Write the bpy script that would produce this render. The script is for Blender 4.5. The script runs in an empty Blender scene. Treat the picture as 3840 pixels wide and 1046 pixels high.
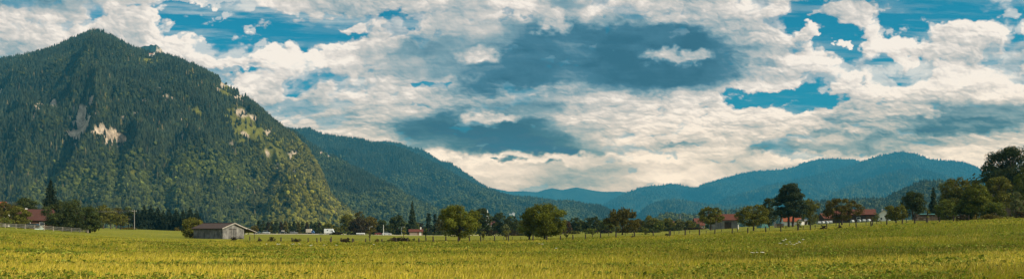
import bpy, math, random
import numpy as np
from mathutils import Vector, Matrix

scene = bpy.context.scene
col = scene.collection
F = 2742.0          # focal length in units of 1/3840 of the picture width
CAMZ = 2.4
HZ = 860.0
def wx(px, D): return (px - 1920.0) / F * D
def wz(py, D): return CAMZ + (HZ - py) / F * D
R = math.radians

# ------------------------------------------------------------------ numpy noise
def _hash(ix, iy, seed):
    h = (ix.astype(np.int64) * 374761393 + iy.astype(np.int64) * 668265263 + seed * 974711) & 0x7fffffff
    h = ((h ^ (h >> 13)) * 1274126177) & 0x7fffffff
    h = (h ^ (h >> 16)) & 0xffffff
    return h / float(0xffffff)
def vnoise(x, y, seed=0):
    x = np.asarray(x, float); y = np.asarray(y, float)
    ix = np.floor(x); iy = np.floor(y)
    fx = x - ix; fy = y - iy
    fx = fx * fx * (3 - 2 * fx); fy = fy * fy * (3 - 2 * fy)
    a = _hash(ix, iy, seed); b = _hash(ix + 1, iy, seed)
    c = _hash(ix, iy + 1, seed); d = _hash(ix + 1, iy + 1, seed)
    return (a * (1 - fx) + b * fx) * (1 - fy) + (c * (1 - fx) + d * fx) * fy
def fbm(x, y, octv=4, seed=0, gain=0.5):
    s = 0; a = 1; t = 0
    for i in range(octv):
        s = s + a * vnoise(x * 2 ** i + i * 17.3, y * 2 ** i - i * 9.1, seed + i); t += a; a *= gain
    return s / t
def ridged(x, y, octv=4, seed=0):
    s = 0; a = 1; t = 0
    for i in range(octv):
        s = s + a * (1 - np.abs(2 * vnoise(x * 2 ** i + i * 7.7, y * 2 ** i + i * 3.3, seed + i) - 1)); t += a; a *= 0.5
    return s / t
def sstep(a, b, x):
    t = np.clip((x - a) / (b - a), 0, 1)
    return t * t * (3 - 2 * t)

# ------------------------------------------------------------------ objects
def tag(o, label=None, cat=None, group=None, kind=None):
    if label: o['label'] = label
    if cat: o['category'] = cat
    if group: o['group'] = group
    if kind: o['kind'] = kind
    return o
def empty(name, loc, rz=0, label=None, cat=None, group=None):
    o = bpy.data.objects.new(name, None); col.objects.link(o)
    o.location = loc; o.rotation_euler = (0, 0, rz); o.empty_display_size = 0.2
    return tag(o, label, cat, group)
def np_mesh(name, verts, tris, quads=None, tint=None, smooth=False):
    """fast mesh from arrays; tris (n,3) and / or quads (m,4)"""
    me = bpy.data.meshes.new(name)
    verts = np.asarray(verts, np.float32)
    me.vertices.add(len(verts)); me.vertices.foreach_set('co', verts.ravel())
    parts = []; totals = []
    if tris is not None and len(tris):
        parts.append(np.asarray(tris, np.int32).ravel()); totals.append(np.full(len(tris), 3, np.int32))
    if quads is not None and len(quads):
        parts.append(np.asarray(quads, np.int32).ravel()); totals.append(np.full(len(quads), 4, np.int32))
    loops = np.concatenate(parts); tot = np.concatenate(totals)
    starts = np.concatenate([[0], np.cumsum(tot)[:-1]]).astype(np.int32)
    me.loops.add(len(loops)); me.loops.foreach_set('vertex_index', loops)
    me.polygons.add(len(tot)); me.polygons.foreach_set('loop_start', starts)
    me.polygons.foreach_set('loop_total', tot)
    me.polygons.foreach_set('use_smooth', np.full(len(tot), smooth))
    if tint is not None:
        at = me.attributes.new('tint', 'FLOAT_COLOR', 'POINT')
        c = np.ones((len(verts), 4), np.float32); c[:, :3] = tint
        at.data.foreach_set('color', c.ravel())
    me.update(calc_edges=True)
    return me
def link(name, me, mat=None, parent=None, loc=None):
    o = bpy.data.objects.new(name, me); col.objects.link(o)
    if mat is not None: me.materials.append(mat)
    if parent is not None: o.parent = parent
    if loc is not None: o.location = loc
    return o

class MB:
    """collects simple shapes; build() links them as ONE mesh object"""
    def __init__(s): s.v = []; s.f = []
    def add(s, vs, fs, M=None):
        n = len(s.v)
        for v in vs:
            v = Vector(v)
            s.v.append(M @ v if M is not None else v)
        s.f += [[i + n for i in f] for f in fs]
        return s
    def box(s, x0, x1, y0, y1, z0, z1, M=None, b=0.0):
        vs = [(x0, y0, z0), (x1, y0, z0), (x1, y1, z0), (x0, y1, z0), (x0, y0, z1), (x1, y0, z1), (x1, y1, z1), (x0, y1, z1)]
        if b:
            # chamfered top edge
            vs = vs[:4] + [(x0, y0, z1 - b), (x1, y0, z1 - b), (x1, y1, z1 - b), (x0, y1, z1 - b),
                           (x0 + b, y0 + b, z1), (x1 - b, y0 + b, z1), (x1 - b, y1 - b, z1), (x0 + b, y1 - b, z1)]
            fs = [(3, 2, 1, 0), (0, 1, 5, 4), (1, 2, 6, 5), (2, 3, 7, 6), (3, 0, 4, 7),
                  (4, 5, 9, 8), (5, 6, 10, 9), (6, 7, 11, 10), (7, 4, 8, 11), (8, 9, 10, 11)]
            return s.add(vs, fs, M)
        return s.add(vs, [(3, 2, 1, 0), (4, 5, 6, 7), (0, 1, 5, 4), (1, 2, 6, 5), (2, 3, 7, 6), (3, 0, 4, 7)], M)
    def tube(s, pts, rad, n=8, cap=True):
        rings = []
        base = len(s.v)
        for i, p in enumerate(pts):
            p = Vector(p)
            a = Vector(pts[max(i - 1, 0)]); b = Vector(pts[min(i + 1, len(pts) - 1)])
            d = (b - a)
            if d.length < 1e-9: d = Vector((0, 0, 1))
            d.normalize()
            u = d.cross(Vector((0, 1, 0.01)));
            if u.length < 0.05: u = d.cross(Vector((1, 0, 0)))
            u.normalize(); w = d.cross(u)
            r = rad[i] if hasattr(rad, '__len__') else rad
            for k in range(n):
                an = 2 * math.pi * k / n
                s.v.append(p + (u * math.cos(an) + w * math.sin(an)) * r)
        m = len(pts)
        for i in range(m - 1):
            for k in range(n):
                a = base + i * n + k; b = base + i * n + (k + 1) % n
                s.f.append([a, b, b + n, a + n])
        if cap:
            s.f.append([base + k for k in range(n)][::-1]); s.f.append([base + (m - 1) * n + k for k in range(n)])
        return s
    def prism(s, prof, a0, a1, axis='y', M=None):
        """extrude a closed profile; axis y: prof=(x,z); axis x: prof=(y,z)"""
        n = len(prof); vs = []
        for a in (a0, a1):
            for (p, q) in prof:
                vs.append((p, a, q) if axis == 'y' else (a, p, q))
        fs = [list(range(n))[::-1], [n + i for i in range(n)]]
        for i in range(n):
            j = (i + 1) % n
            fs.append([i, j, n + j, n + i])
        return s.add(vs, fs, M)
    def build(s, name, mat, parent=None, loc=None, smooth=False, bevel=0):
        me = bpy.data.meshes.new(name)
        me.from_pydata([tuple(v) for v in s.v], [], s.f); me.update()
        import bmesh
        bm = bmesh.new(); bm.from_mesh(me)
        bmesh.ops.recalc_face_normals(bm, faces=bm.faces[:])
        if bevel:
            bmesh.ops.bevel(bm, geom=[e for e in bm.edges if len(e.link_faces) == 2 and e.calc_face_angle(0) > 0.5], offset=bevel, segments=2, affect='EDGES', profile=0.6)
        bm.to_mesh(me); bm.free()
        if smooth:
            for p in me.polygons: p.use_smooth = True
        return link(name, me, mat, parent, loc)

# ------------------------------------------------------------------ materials
def new_mat(name):
    m = bpy.data.materials.new(name); m.use_nodes = True
    nt = m.node_tree; nt.nodes.clear()
    out = nt.nodes.new('ShaderNodeOutputMaterial')
    return m, nt, out
def N(nt, t, **kw):
    n = nt.nodes.new(t)
    for k, v in kw.items():
        if k == 'inp':
            for a, b in v.items(): n.inputs[a].default_value = b
        else: setattr(n, k, v)
    return n
def c4(c): return (c[0], c[1], c[2], 1.0)
def plain(name, base, var=0.15, scale=3.0, rough=0.8, metal=0.0, bump=0.0, base2=None, stretch=(1, 1, 1), spec=0.3, coat=0.0):
    """Principled surface whose colour wanders between two tones with a noise"""
    m, nt, out = new_mat(name)
    p = N(nt, 'ShaderNodeBsdfPrincipled', inp={'Roughness': rough, 'Metallic': metal, 'Specular IOR Level': spec, 'Coat Weight': coat})
    tc = N(nt, 'ShaderNodeTexCoord'); mp = N(nt, 'ShaderNodeMapping'); mp.inputs['Scale'].default_value = stretch
    nz = N(nt, 'ShaderNodeTexNoise', inp={'Scale': scale, 'Detail': 6.0, 'Roughness': 0.6})
    nt.links.new(tc.outputs['Object'], mp.inputs[0]); nt.links.new(mp.outputs[0], nz.inputs['Vector'])
    rp = N(nt, 'ShaderNodeValToRGB')
    b2 = base2 or tuple(min(1, c * (1 + var * 1.6)) for c in base)
    b1 = tuple(c * (1 - var * 1.6) for c in base) if base2 is None else base
    rp.color_ramp.elements[0].position = 0.32; rp.color_ramp.elements[0].color = c4(b1)
    rp.color_ramp.elements[1].position = 0.68; rp.color_ramp.elements[1].color = c4(b2)
    nt.links.new(nz.outputs['Fac'], rp.inputs[0]); nt.links.new(rp.outputs[0], p.inputs['Base Color'])
    if bump:
        bp = N(nt, 'ShaderNodeBump', inp={'Strength': 0.6, 'Distance': bump})
        nt.links.new(nz.outputs['Fac'], bp.inputs['Height']); nt.links.new(bp.outputs[0], p.inputs['Normal'])
    nt.links.new(p.outputs[0], out.inputs[0])
    return m
def leafy(name, base, trans=0.35, scale=0.6, var=0.35, haze=False):
    """foliage: diffuse + translucent, colour times the mesh's own 'tint' and a slow noise"""
    m, nt, out = new_mat(name)
    at = N(nt, 'ShaderNodeAttribute', attribute_name='tint')
    geo = N(nt, 'ShaderNodeNewGeometry')
    nz = N(nt, 'ShaderNodeTexNoise', inp={'Scale': scale, 'Detail': 3.0})
    nt.links.new(geo.outputs['Position'], nz.inputs['Vector'])
    mr = N(nt, 'ShaderNodeMapRange', inp={'From Min': 0.3, 'From Max': 0.7, 'To Min': 1 - var, 'To Max': 1 + var})
    nt.links.new(nz.outputs['Fac'], mr.inputs['Value'])
    mul = N(nt, 'ShaderNodeMix', data_type='RGBA', blend_type='MULTIPLY'); mul.inputs[0].default_value = 1
    mul.inputs[6].default_value = c4(base)
    nt.links.new(at.outputs['Color'], mul.inputs[7])
    vm = N(nt, 'ShaderNodeVectorMath', operation='SCALE')
    nt.links.new(mul.outputs[2], vm.inputs[0]); nt.links.new(mr.outputs[0], vm.inputs['Scale'])
    d = N(nt, 'ShaderNodeBsdfPrincipled', inp={'Roughness': 0.75, 'Specular IOR Level': 0.15})
    t = N(nt, 'ShaderNodeBsdfTranslucent')
    nt.links.new(vm.outputs[0], d.inputs['Base Color']); nt.links.new(vm.outputs[0], t.inputs['Color'])
    mx = N(nt, 'ShaderNodeMixShader'); mx.inputs[0].default_value = trans
    nt.links.new(d.outputs[0], mx.inputs[1]); nt.links.new(t.outputs[0], mx.inputs[2])
    nt.links.new(mx.outputs[0], out.inputs[0])
    return m
# ------------------------------------------------------------------ camera
cam_d = bpy.data.cameras.new('camera'); cam = bpy.data.objects.new('camera', cam_d); col.objects.link(cam)
cam.location = (0, 0, CAMZ); cam.rotation_euler = (R(90), 0, 0)
cam_d.sensor_width = 36; cam_d.lens = 36 * F / 3840
cam_d.shift_y = (HZ - 523) / 3840
cam_d.clip_start = 0.5; cam_d.clip_end = 60000
scene.camera = cam
scene.view_settings.view_transform = 'Standard'; scene.view_settings.look = 'None'
scene.view_settings.exposure = 0.36; scene.view_settings.gamma = 1.0
scene.render.engine = 'CYCLES'
scene.cycles.use_denoising = True
scene.cycles.max_bounces = 6; scene.cycles.diffuse_bounces = 3; scene.cycles.transparent_max_bounces = 6
scene.cycles.volume_bounces = 0

SUN_EL = 35.0; SUN_AZ = 109.0      # degrees clockwise from the view direction
sd = bpy.data.lights.new('sun', 'SUN'); sun = bpy.data.objects.new('sun', sd); col.objects.link(sun)
sd.energy = 5.0; sd.angle = R(0.5); sd.color = (1.0, 0.87, 0.68)
sdir = Vector((math.sin(R(SUN_AZ)) * math.cos(R(SUN_EL)), math.cos(R(SUN_AZ)) * math.cos(R(SUN_EL)), math.sin(R(SUN_EL))))
sun.rotation_euler = sdir.to_track_quat('Z', 'Y').to_euler()

# ------------------------------------------------------------------ the cloud deck
# Clouds by direction: each row is a cloud or a gap (azimuth and elevation given as columns and rows of the
# 3840 wide view, then its half sizes, cover, brightness and share of thin veil); fractal and billow noise give them form.
BL = [  # cx, cy, rx, ry, cover, brightness, veil
 (1900,300,2600,900,.90,.74,.3),
 (150,130,380,150,1,.76,.3),(200,10,420,36,.95,.5,.3),(60,190,180,60,1,.66,.3),(330,150,150,60,1,.8,.3),
 (600,60,260,50,.2,.7,.3),(720,110,200,52,.08,.7,.25),(900,60,220,48,.16,.7,.5),
 (480,110,140,45,1,.82,.3),(650,172,140,42,1,.86,.3),(800,205,140,40,1,.86,.3),(960,245,150,42,1,.86,.3),
 (530,45,62,30,1,.86,.3),(430,38,60,24,.95,.82,.3),(985,112,62,22,.85,.85,.3),(760,8,90,12,.8,.8,.3),
 (920,185,130,24,.22,.7,.55),(1230,75,260,26,.25,.6,.55),(1230,137,270,42,0,.6,.0),(1050,130,90,32,.1,.6,.2),
 (1250,18,240,32,.95,.80,.3),(1400,30,130,45,1,.80,.3),(1315,97,45,12,.8,.8,.3),
 (1160,225,330,50,1,.93,.3),(1450,150,150,48,.95,.80,.3),(1560,190,90,40,.85,.74,.3),
 (1520,62,70,44,.1,.6,.3),(1525,185,55,14,.2,.6,.3),
 (870,272,80,15,.25,.6,.6),(860,320,130,50,.85,.8,.6),(1090,300,110,40,.8,.78,.5),
 (1165,310,90,34,.05,.6,.1),(1345,345,30,20,.1,.6,.1),(1265,352,95,42,1,.88,.3),(1110,415,140,26,.3,.6,.7),
 (1000,400,120,30,.7,.78,.6),(1120,480,260,40,.95,.84,.5),(1300,430,140,50,.8,.66,.6),(1450,300,120,60,.95,.74,.4),
 (1500,430,220,70,1,.80,.4),(1620,320,80,18,.05,.6,.1),(1640,370,110,28,1,.85,.3),(1600,250,110,40,.95,.74,.3),
 (1350,520,260,40,1,.84,.4),(1600,580,260,50,1,.88,.4),
 (1610,30,100,58,1,.86,.3),(1750,110,150,70,1,.56,.4),(1850,25,120,40,1,.62,.3),(1960,40,110,48,1,.86,.3),
 (2250,215,440,115,1,.12,.3),(2130,130,260,60,1,.17,.3),(2550,130,210,44,1,.32,.3),(1840,245,210,38,1,.22,.3),
 (2350,300,330,42,1,.16,.3),(2110,25,80,30,1,.24,.3),(2870,225,160,24,1,.36,.3),
 (1800,198,80,32,1,.82,.3),(2065,90,60,34,1,.78,.3),(2560,205,110,24,1,.86,.3),(2450,170,70,14,1,.84,.3),
 (2350,250,60,14,1,.32,.3),(2500,38,330,42,1,.80,.3),(2740,70,150,62,1,.86,.3),(2320,70,120,24,1,.62,.3),
 (1700,215,330,70,1,.36,.3),(2250,215,460,125,1,.14,.3),(2560,205,110,24,1,.86,.3),(1800,198,80,30,1,.80,.3),(2060,92,60,30,1,.74,.3),(2050,352,420,40,1,.52,.3),(1850,385,230,26,1,.72,.3),(2000,345,160,26,1,.70,.3),(1850,495,340,80,1,.14,.3),(2090,535,330,42,1,.15,.3),
 (1700,530,160,30,1,.34,.3),(2020,395,200,26,1,.42,.3),(1870,432,100,20,1,.86,.3),(1790,448,60,14,1,.86,.3),
 (2200,432,120,30,1,.82,.3),(2280,490,130,26,1,.40,.3),(2330,390,200,30,1,.84,.3),(2600,420,240,70,1,.86,.3),
 (2560,520,300,74,1,1.04,.3),(2300,590,500,26,1,.98,.3),(2050,596,460,20,1,.96,.3),(1960,650,300,30,1,.74,.3),(2420,640,170,24,1,.70,.3),
 (1935,598,36,11,1,.16,.3),(1878,596,17,7,1,.2,.3),(2065,608,26,10,1,.3,.3),(2530,545,60,12,1,.70,.3),
 (2750,660,300,40,1,.92,.3),
 (2900,50,130,78,1,.86,.3),(3060,110,120,110,.03,.6,.1),(3130,200,80,100,.05,.6,.1),(3600,45,330,60,0,.6,.08),
 (3420,120,140,50,.25,.8,.5),(3330,270,130,60,.25,.8,.45),(2960,372,200,36,.03,.6,.1),(3040,320,60,30,.1,.6,.2),
 (3480,300,70,24,.3,.7,.4),(3740,218,80,16,.25,.7,.4),(3820,140,40,50,.1,.6,.3),
 (3190,45,120,36,1,.90,.3),(3032,116,52,24,1,.9,.3),(3155,150,22,15,1,.9,.3),(3310,160,90,34,1,.88,.3),
 (3385,215,46,34,1,.88,.3),(2900,150,130,30,1,.88,.3),(2960,240,180,80,1,.88,.3),(3080,250,80,50,1,.88,.3),
 (2860,310,120,30,1,.88,.3),(2880,226,90,15,1,.5,.3),
 (3570,180,170,46,.9,.86,.5),(3640,120,120,40,1,.88,.3),(3740,150,70,24,1,.88,.3),(3815,72,32,20,1,.86,.3),
 (3220,290,80,50,1,.88,.3),(3260,345,110,50,1,.88,.3),(3380,395,200,52,1,.86,.3),
 (3700,315,220,66,1,.88,.3),(3660,335,60,22,1,.62,.3),(3690,425,210,50,1,.30,.3),(3560,465,180,34,1,.36,.3),
 (3450,425,70,20,1,.88,.3),(2960,455,190,52,1,.88,.3),(3130,465,110,36,1,.82,.3),(3110,487,80,14,1,.48,.3),
 (3250,540,260,30,1,.40,.3),(2940,548,140,20,1,.42,.3),(3660,545,260,36,1,.86,.3),(3420,530,120,20,1,.7,.3),
 (2950,595,260,30,1,.96,.3),(3500,610,300,40,1,.9,.3),(3250,590,60,10,1,.95,.3)]
AZ0, AZ1, EL1 = -0.68, 0.68, 0.37
def worley(x, y, seed):
    ix = np.floor(x); iy = np.floor(y); best = np.full(x.shape, 9.0)
    for dx in (-1, 0, 1):
        for dy in (-1, 0, 1):
            cx = ix + dx; cy = iy + dy
            px = cx + _hash(cx, cy, seed); py = cy + _hash(cx, cy, seed + 57)
            best = np.minimum(best, (x - px) ** 2 + (y - py) ** 2)
    return 1 - np.clip(np.sqrt(best), 0, 1)            # 1 at the heart of each billow
def billow(x, y, octv, seed, gain=.5):
    s = 0; a = 1; t = 0
    for i in range(octv):
        s = s + a * worley(x * 2.1 ** i + 3.7 * i, y * 2.1 ** i - 5.1 * i, seed + 11 * i); t += a; a *= gain
    return s / t
def cloud_field(W, H):
    """radiance and opacity of the cloud deck on a grid of azimuth and elevation"""
    A, E = np.meshgrid(np.linspace(AZ0, AZ1, W), np.linspace(0, EL1, H))
    X = 1920 + F * np.tan(A); Y = HZ - F * E / np.cos(A)
    # fractal displacement so that no painted outline stays smooth
    w1x = (fbm(X / 110, Y / 70, 5, 201, .6) - .5); w1y = (fbm(X / 110, Y / 70, 5, 207, .6) - .5)
    w2x = fbm(X / 30, Y / 24, 3, 211) - .5; w2y = fbm(X / 30, Y / 24, 3, 217) - .5
    Xw = X + w1x * 170 + w2x * 34; Yw = Y + w1y * 85 + w2y * 24
    M = np.full(X.shape, .86); B = np.full(X.shape, .74); V = np.full(X.shape, .3)
    for cx, cy, rx, ry, c, b, v in BL:
        g = 1.16 if c < .45 else 1.0
        d = np.sqrt(((Xw - cx) / (rx * g)) ** 2 + ((Yw - cy) / (ry * g)) ** 2)
        k = 1 - sstep(.62, 1.42, d)
        kb = 1 - sstep(.35, 1.6 if b < .5 and c > .5 else 1.45, d)
        M = M * (1 - k) + c * k; B = B * (1 - kb) + b * kb; V = V * (1 - k) + v * k
    qx = X + w1x * 60; qy = Y + w1y * 45
    st = 1.0 + .3 * sstep(300, 620, Y)                 # flatter towards the horizon
    n_lo = fbm(qx / 120, qy / 60 * st, 6, 301, .58)
    b_lo = billow(qx / 95, qy / 62 * st, 5, 311, .55)
    N = np.clip((.5 * n_lo + .5 * b_lo - .33) / .34, 0, 1)
    soft = .24 + .6 * sstep(.5, .75, fbm(X / 180, Y / 90, 3, 401))
    dens = np.clip((N * .92 + .10 - (1 - M) * 1.14) / soft, -1, 1)
    al = sstep(0, 1, dens)
    al = np.maximum(al, .55 * np.clip(1 + dens * 1.15, 0, 1) ** 2.2)          # thin mist round the edges
    # thin high veil in streaks
    stk = fbm(X / 260 + Y / 400, Y / 26 - X / 900, 6, 331, .6)
    veil = np.clip((V + .10) * sstep(.38, .72, stk) * 1.15, 0, .85)
    # relief: height of the cloud surface, lit from the upper right
    b_s = billow(qx / 95, qy / 62 * st, 3, 311, .45); b_f = billow(qx / 30, qy / 22 * st, 2, 351, .5)
    n_v = fbm(qx / 330 + .4, qy / 110 * st, 4, 361, .5)
    h = 60 * b_s + 9 * b_f + 20 * fbm(qx / 120, qy / 60 * st, 4, 301, .5)
    gy, gx = np.gradient(h)
    sx = (X[0, -1] - X[0, 0]) / W; sy = abs(Y[-1, 0] - Y[0, 0]) / H
    gx /= sx; gy /= sy                                 # rows run upwards (elevation), columns to the right
    emb = np.tanh(-(gx * .55 + gy * .85) * .55)
    lit = .30 + .70 * sstep(.25, .8, B)
    core = sstep(.15, 1.0, np.clip(N - (1 - M), 0, 1))
    low = 1 - .55 * sstep(470, 640, Y)
    br = B + (.17 * emb + (b_s - .52) * .46 + (b_f - .5) * .17) * lit * low + (n_lo - .5) * .42 + (n_v - .5) * .75 + (stk - .5) * .18 * (.5 + low) + .10 * (1 - core) - .085
    # cloud standing between this spot and the sun shades it: bright sunward rims, grey undersides
    S = np.zeros_like(br); al_ = np.clip(dens, 0, 1) * (.4 + .6 * N)
    for k in (5, 10, 17, 26, 38):
        k = k * W / 1900.0; dx = int(round(k * .55)); dy = int(round(k * .8))
        sh = np.empty_like(al_); sh[:] = al_[:, -1:]
        sh[:H - dy, :W - dx] = al_[dy:, dx:]
        sh[H - dy:, :] = al_[-1:, :]
        S += sh / 5
    br = br - .32 * (S - .55) * lit * (low * 1.3 - .3)
    x = np.clip(br, 0, 1)
    st_p = [0, .2, .4, .58, .74, .88, 1]
    st_c = np.array([(.034, .150, .245), (.060, .200, .305), (.19, .33, .41), (.40, .46, .49), (.58, .57, .56), (.76, .71, .67), (.91, .84, .77)])
    rgb = np.stack([np.interp(x, st_p, st_c[:, i]) for i in range(3)], -1)
    warm = (1 - sstep(.08, .20, E))[..., None]
    rgb = rgb * (1 - warm) + rgb * np.array([1.07, .99, .90]) * warm
    a = 1 - (1 - al) * (1 - veil)
    vc = np.array([.50, .58, .60])
    rgb = (rgb * al[..., None] + vc * ((1 - al) * veil)[..., None]) / np.maximum(a, 1e-4)[..., None]
    return rgb, a

def cloud_radiance(W, H, dens, linf, expo):
    """the deck's own radiance: what is left to arrive after the haze in front of it has dimmed and tinted it"""
    rgb, a = cloud_field(W, H)
    A, E = np.meshgrid(np.linspace(AZ0, AZ1, W), np.linspace(0, EL1, H))
    Ec = np.maximum(E, .002)
    path = np.minimum(14600 / np.cos(A), 1478 / Ec) * np.sqrt(1 + Ec ** 2)
    T = np.exp(-dens * path)[..., None]
    return np.maximum((rgb / expo - (1 - T) * np.array(linf)) / T, np.array([.004, .01, .014])), a
# ------------------------------------------------------------------ world: Nishita sky with a computed cloud deck
HAZE_DENS = 0.85e-4; HAZE_COL = (.065, .43, .67); EXPO = 0.36
def build_world():
    w = bpy.data.worlds.new('World'); scene.world = w; w.use_nodes = True
    nt = w.node_tree; nt.nodes.clear(); L = nt.links.new
    out = N(nt, 'ShaderNodeOutputWorld'); bg = N(nt, 'ShaderNodeBackground'); bg.inputs['Strength'].default_value = 0.12
    sky = N(nt, 'ShaderNodeTexSky', sky_type='NISHITA'); sky.sun_disc = False
    sky.sun_elevation = R(SUN_EL); sky.sun_rotation = R(SUN_AZ); sky.air_density = 1.0; sky.dust_density = 0.6; sky.ozone_density = 2.0
    def M(op, a, b=None, clamp=False):
        n = N(nt, 'ShaderNodeMath', operation=op); n.use_clamp = clamp
        for i, q in enumerate((a, b)):
            if q is None: continue
            if isinstance(q, (int, float)): n.inputs[i].default_value = q
            else: L(q, n.inputs[i])
        return n.outputs[0]
    def SS(x, lo, hi, a=0.0, b=1.0):
        n = N(nt, 'ShaderNodeMapRange', interpolation_type='SMOOTHSTEP', inp={'From Min': lo, 'From Max': hi, 'To Min': a, 'To Max': b})
        L(x, n.inputs['Value']); return n.outputs[0]
    tc = N(nt, 'ShaderNodeTexCoord'); sp = N(nt, 'ShaderNodeSeparateXYZ'); L(tc.outputs['Generated'], sp.inputs[0])
    x, y, z = sp.outputs
    az = M('ARCTAN2', x, y)
    hor = M('MAXIMUM', M('SQRT', M('ADD', M('MULTIPLY', x, x), M('MULTIPLY', y, y))), 0.02)
    el = M('DIVIDE', z, hor)
    # the deck computed above, by azimuth and tangent of elevation
    W_, H_ = 1900, 520
    rgb, al = cloud_radiance(W_, H_, HAZE_DENS, (.02, .195, .315), 2 ** EXPO)
    img = bpy.data.images.new('cloud_deck', W_, H_, alpha=True, float_buffer=True)
    img.alpha_mode = 'CHANNEL_PACKED'; img.colorspace_settings.name = 'Non-Color'
    px = np.ones((H_, W_, 4), np.float32); px[..., :3] = rgb; px[..., 3] = al
    img.pixels.foreach_set(px.ravel()); img.update()
    cuv = N(nt, 'ShaderNodeCombineXYZ')
    L(M('DIVIDE', M('SUBTRACT', az, AZ0), AZ1 - AZ0), cuv.inputs[0]); L(M('DIVIDE', el, EL1), cuv.inputs[1])
    it = N(nt, 'ShaderNodeTexImage', interpolation='Linear', extension='EXTEND'); it.image = img; L(cuv.outputs[0], it.inputs['Vector'])
    # broken cloud everywhere else
    cb = N(nt, 'ShaderNodeCombineXYZ'); L(x, cb.inputs[0]); L(y, cb.inputs[1]); L(M('MULTIPLY', z, 1.8), cb.inputs[2])
    n1 = N(nt, 'ShaderNodeTexNoise', inp={'Scale': 3.2, 'Detail': 8.0, 'Roughness': .6}); L(cb.outputs[0], n1.inputs['Vector'])
    n2 = N(nt, 'ShaderNodeTexNoise', inp={'Scale': 6.0, 'Detail': 8.0, 'Roughness': .6}); L(cb.outputs[0], n2.inputs['Vector'])
    ga = SS(n1.outputs['Fac'], .42, .54)
    gr = N(nt, 'ShaderNodeValToRGB'); e = gr.color_ramp.elements
    e[0].position = .30; e[0].color = (.25, .34, .40, 1); e[1].position = .62; e[1].color = (.95, .86, .78, 1); L(n2.outputs['Fac'], gr.inputs[0])
    inside = M('MULTIPLY', SS(M('ABSOLUTE', az), 0.68, 0.64), SS(el, 0.37, 0.345))
    ca = N(nt, 'ShaderNodeMix', data_type='FLOAT'); L(inside, ca.inputs[0]); L(ga, ca.inputs[2]); L(it.outputs['Alpha'], ca.inputs[3])
    cc = N(nt, 'ShaderNodeMix', data_type='RGBA'); L(inside, cc.inputs[0]); L(gr.outputs[0], cc.inputs[6]); L(it.outputs['Color'], cc.inputs[7])
    clk = N(nt, 'ShaderNodeVectorMath', operation='SCALE'); L(cc.outputs[2], clk.inputs[0]); clk.inputs['Scale'].default_value = 1 / 0.12
    skt = N(nt, 'ShaderNodeVectorMath', operation='MULTIPLY'); L(sky.outputs[0], skt.inputs[0]); skt.inputs[1].default_value = SKY_TINT
    mx = N(nt, 'ShaderNodeMix', data_type='RGBA'); L(ca.outputs[0], mx.inputs[0]); L(skt.outputs[0], mx.inputs[6]); L(clk.outputs[0], mx.inputs[7])
    L(mx.outputs[2], bg.inputs['Color']); L(bg.outputs[0], out.inputs[0])
    w.cycles.sampling_method = 'MANUAL'; w.cycles.sample_map_resolution = 512
SKY_TINT = (0.0, 0.50, 0.56)
build_world()
# ------------------------------------------------------------------ terrain of the valley floor
GP = np.array([-1500, 0, 300, 500, 700, 900, 1300, 1900, 2400, 2900, 3200, 3400, 3840, 5500], float)
GD = np.array([0, 45, 126, 180, 300, 450, 900, 3000], float)
GZ = np.array([
 [0, 0, 0, 0, 0, 0, 0, 0, 0, 0, 0, 0, 0, 0],
 [.3, .2, .1, 0, 0, 0, 0, 0, .05, .12, .25, .4, .7, .9],
 [1.9, 1.75, .9, .35, .1, .2, 0, .3, 1.0, 1.85, 2.6, 3.25, 4.2, 5],
 [3.2, 2.9, 1.75, 1.0, .4, .2, .1, .25, 1.2, 2.7, 3.8, 4.6, 5.6, 6],
 [3.6, 3.6, 2.9, 2.4, 1.7, 0, -.15, -.1, 1.2, 4.0, 5.3, 6.3, 7, 7.5],
 [4, 4, 3.4, 3.1, 2.1, -.39, -.4, -.4, .9, 4.0, 5.5, 6.5, 7.5, 8],
 [3, 3, 3, 2.5, 1, -1, -1, -1, 0, 2, 3, 4, 5, 6],
 [-3] * 14])
def ground_z(X, Y):
    X = np.asarray(X, float); Y = np.asarray(Y, float)
    D = np.clip(np.maximum(Y, np.hypot(X, Y) * 0.45), 0.01, 3000)
    px = np.clip(1920 + F * X / D, -1500, 5500)
    def w(arr, v):
        i = np.clip(np.searchsorted(arr, v, side='right') - 1, 0, len(arr) - 2)
        f = np.clip((v - arr[i]) / (arr[i + 1] - arr[i]), 0, 1)
        return i, f * f * (3 - 2 * f) * 0.4 + f * 0.6
    i, f = w(GP, px); j, g = w(GD, D)
    z = (GZ[j, i] * (1 - f) + GZ[j, i + 1] * f) * (1 - g) + (GZ[j + 1, i] * (1 - f) + GZ[j + 1, i + 1] * f) * g
    z = z + (fbm(X / 18.0, Y / 18.0, 3, 5) - 0.5) * 0.28 * sstep(5, 40, D)
    return z
def gz(X, Y): return float(ground_z(np.array([X]), np.array([Y]))[0])

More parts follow.
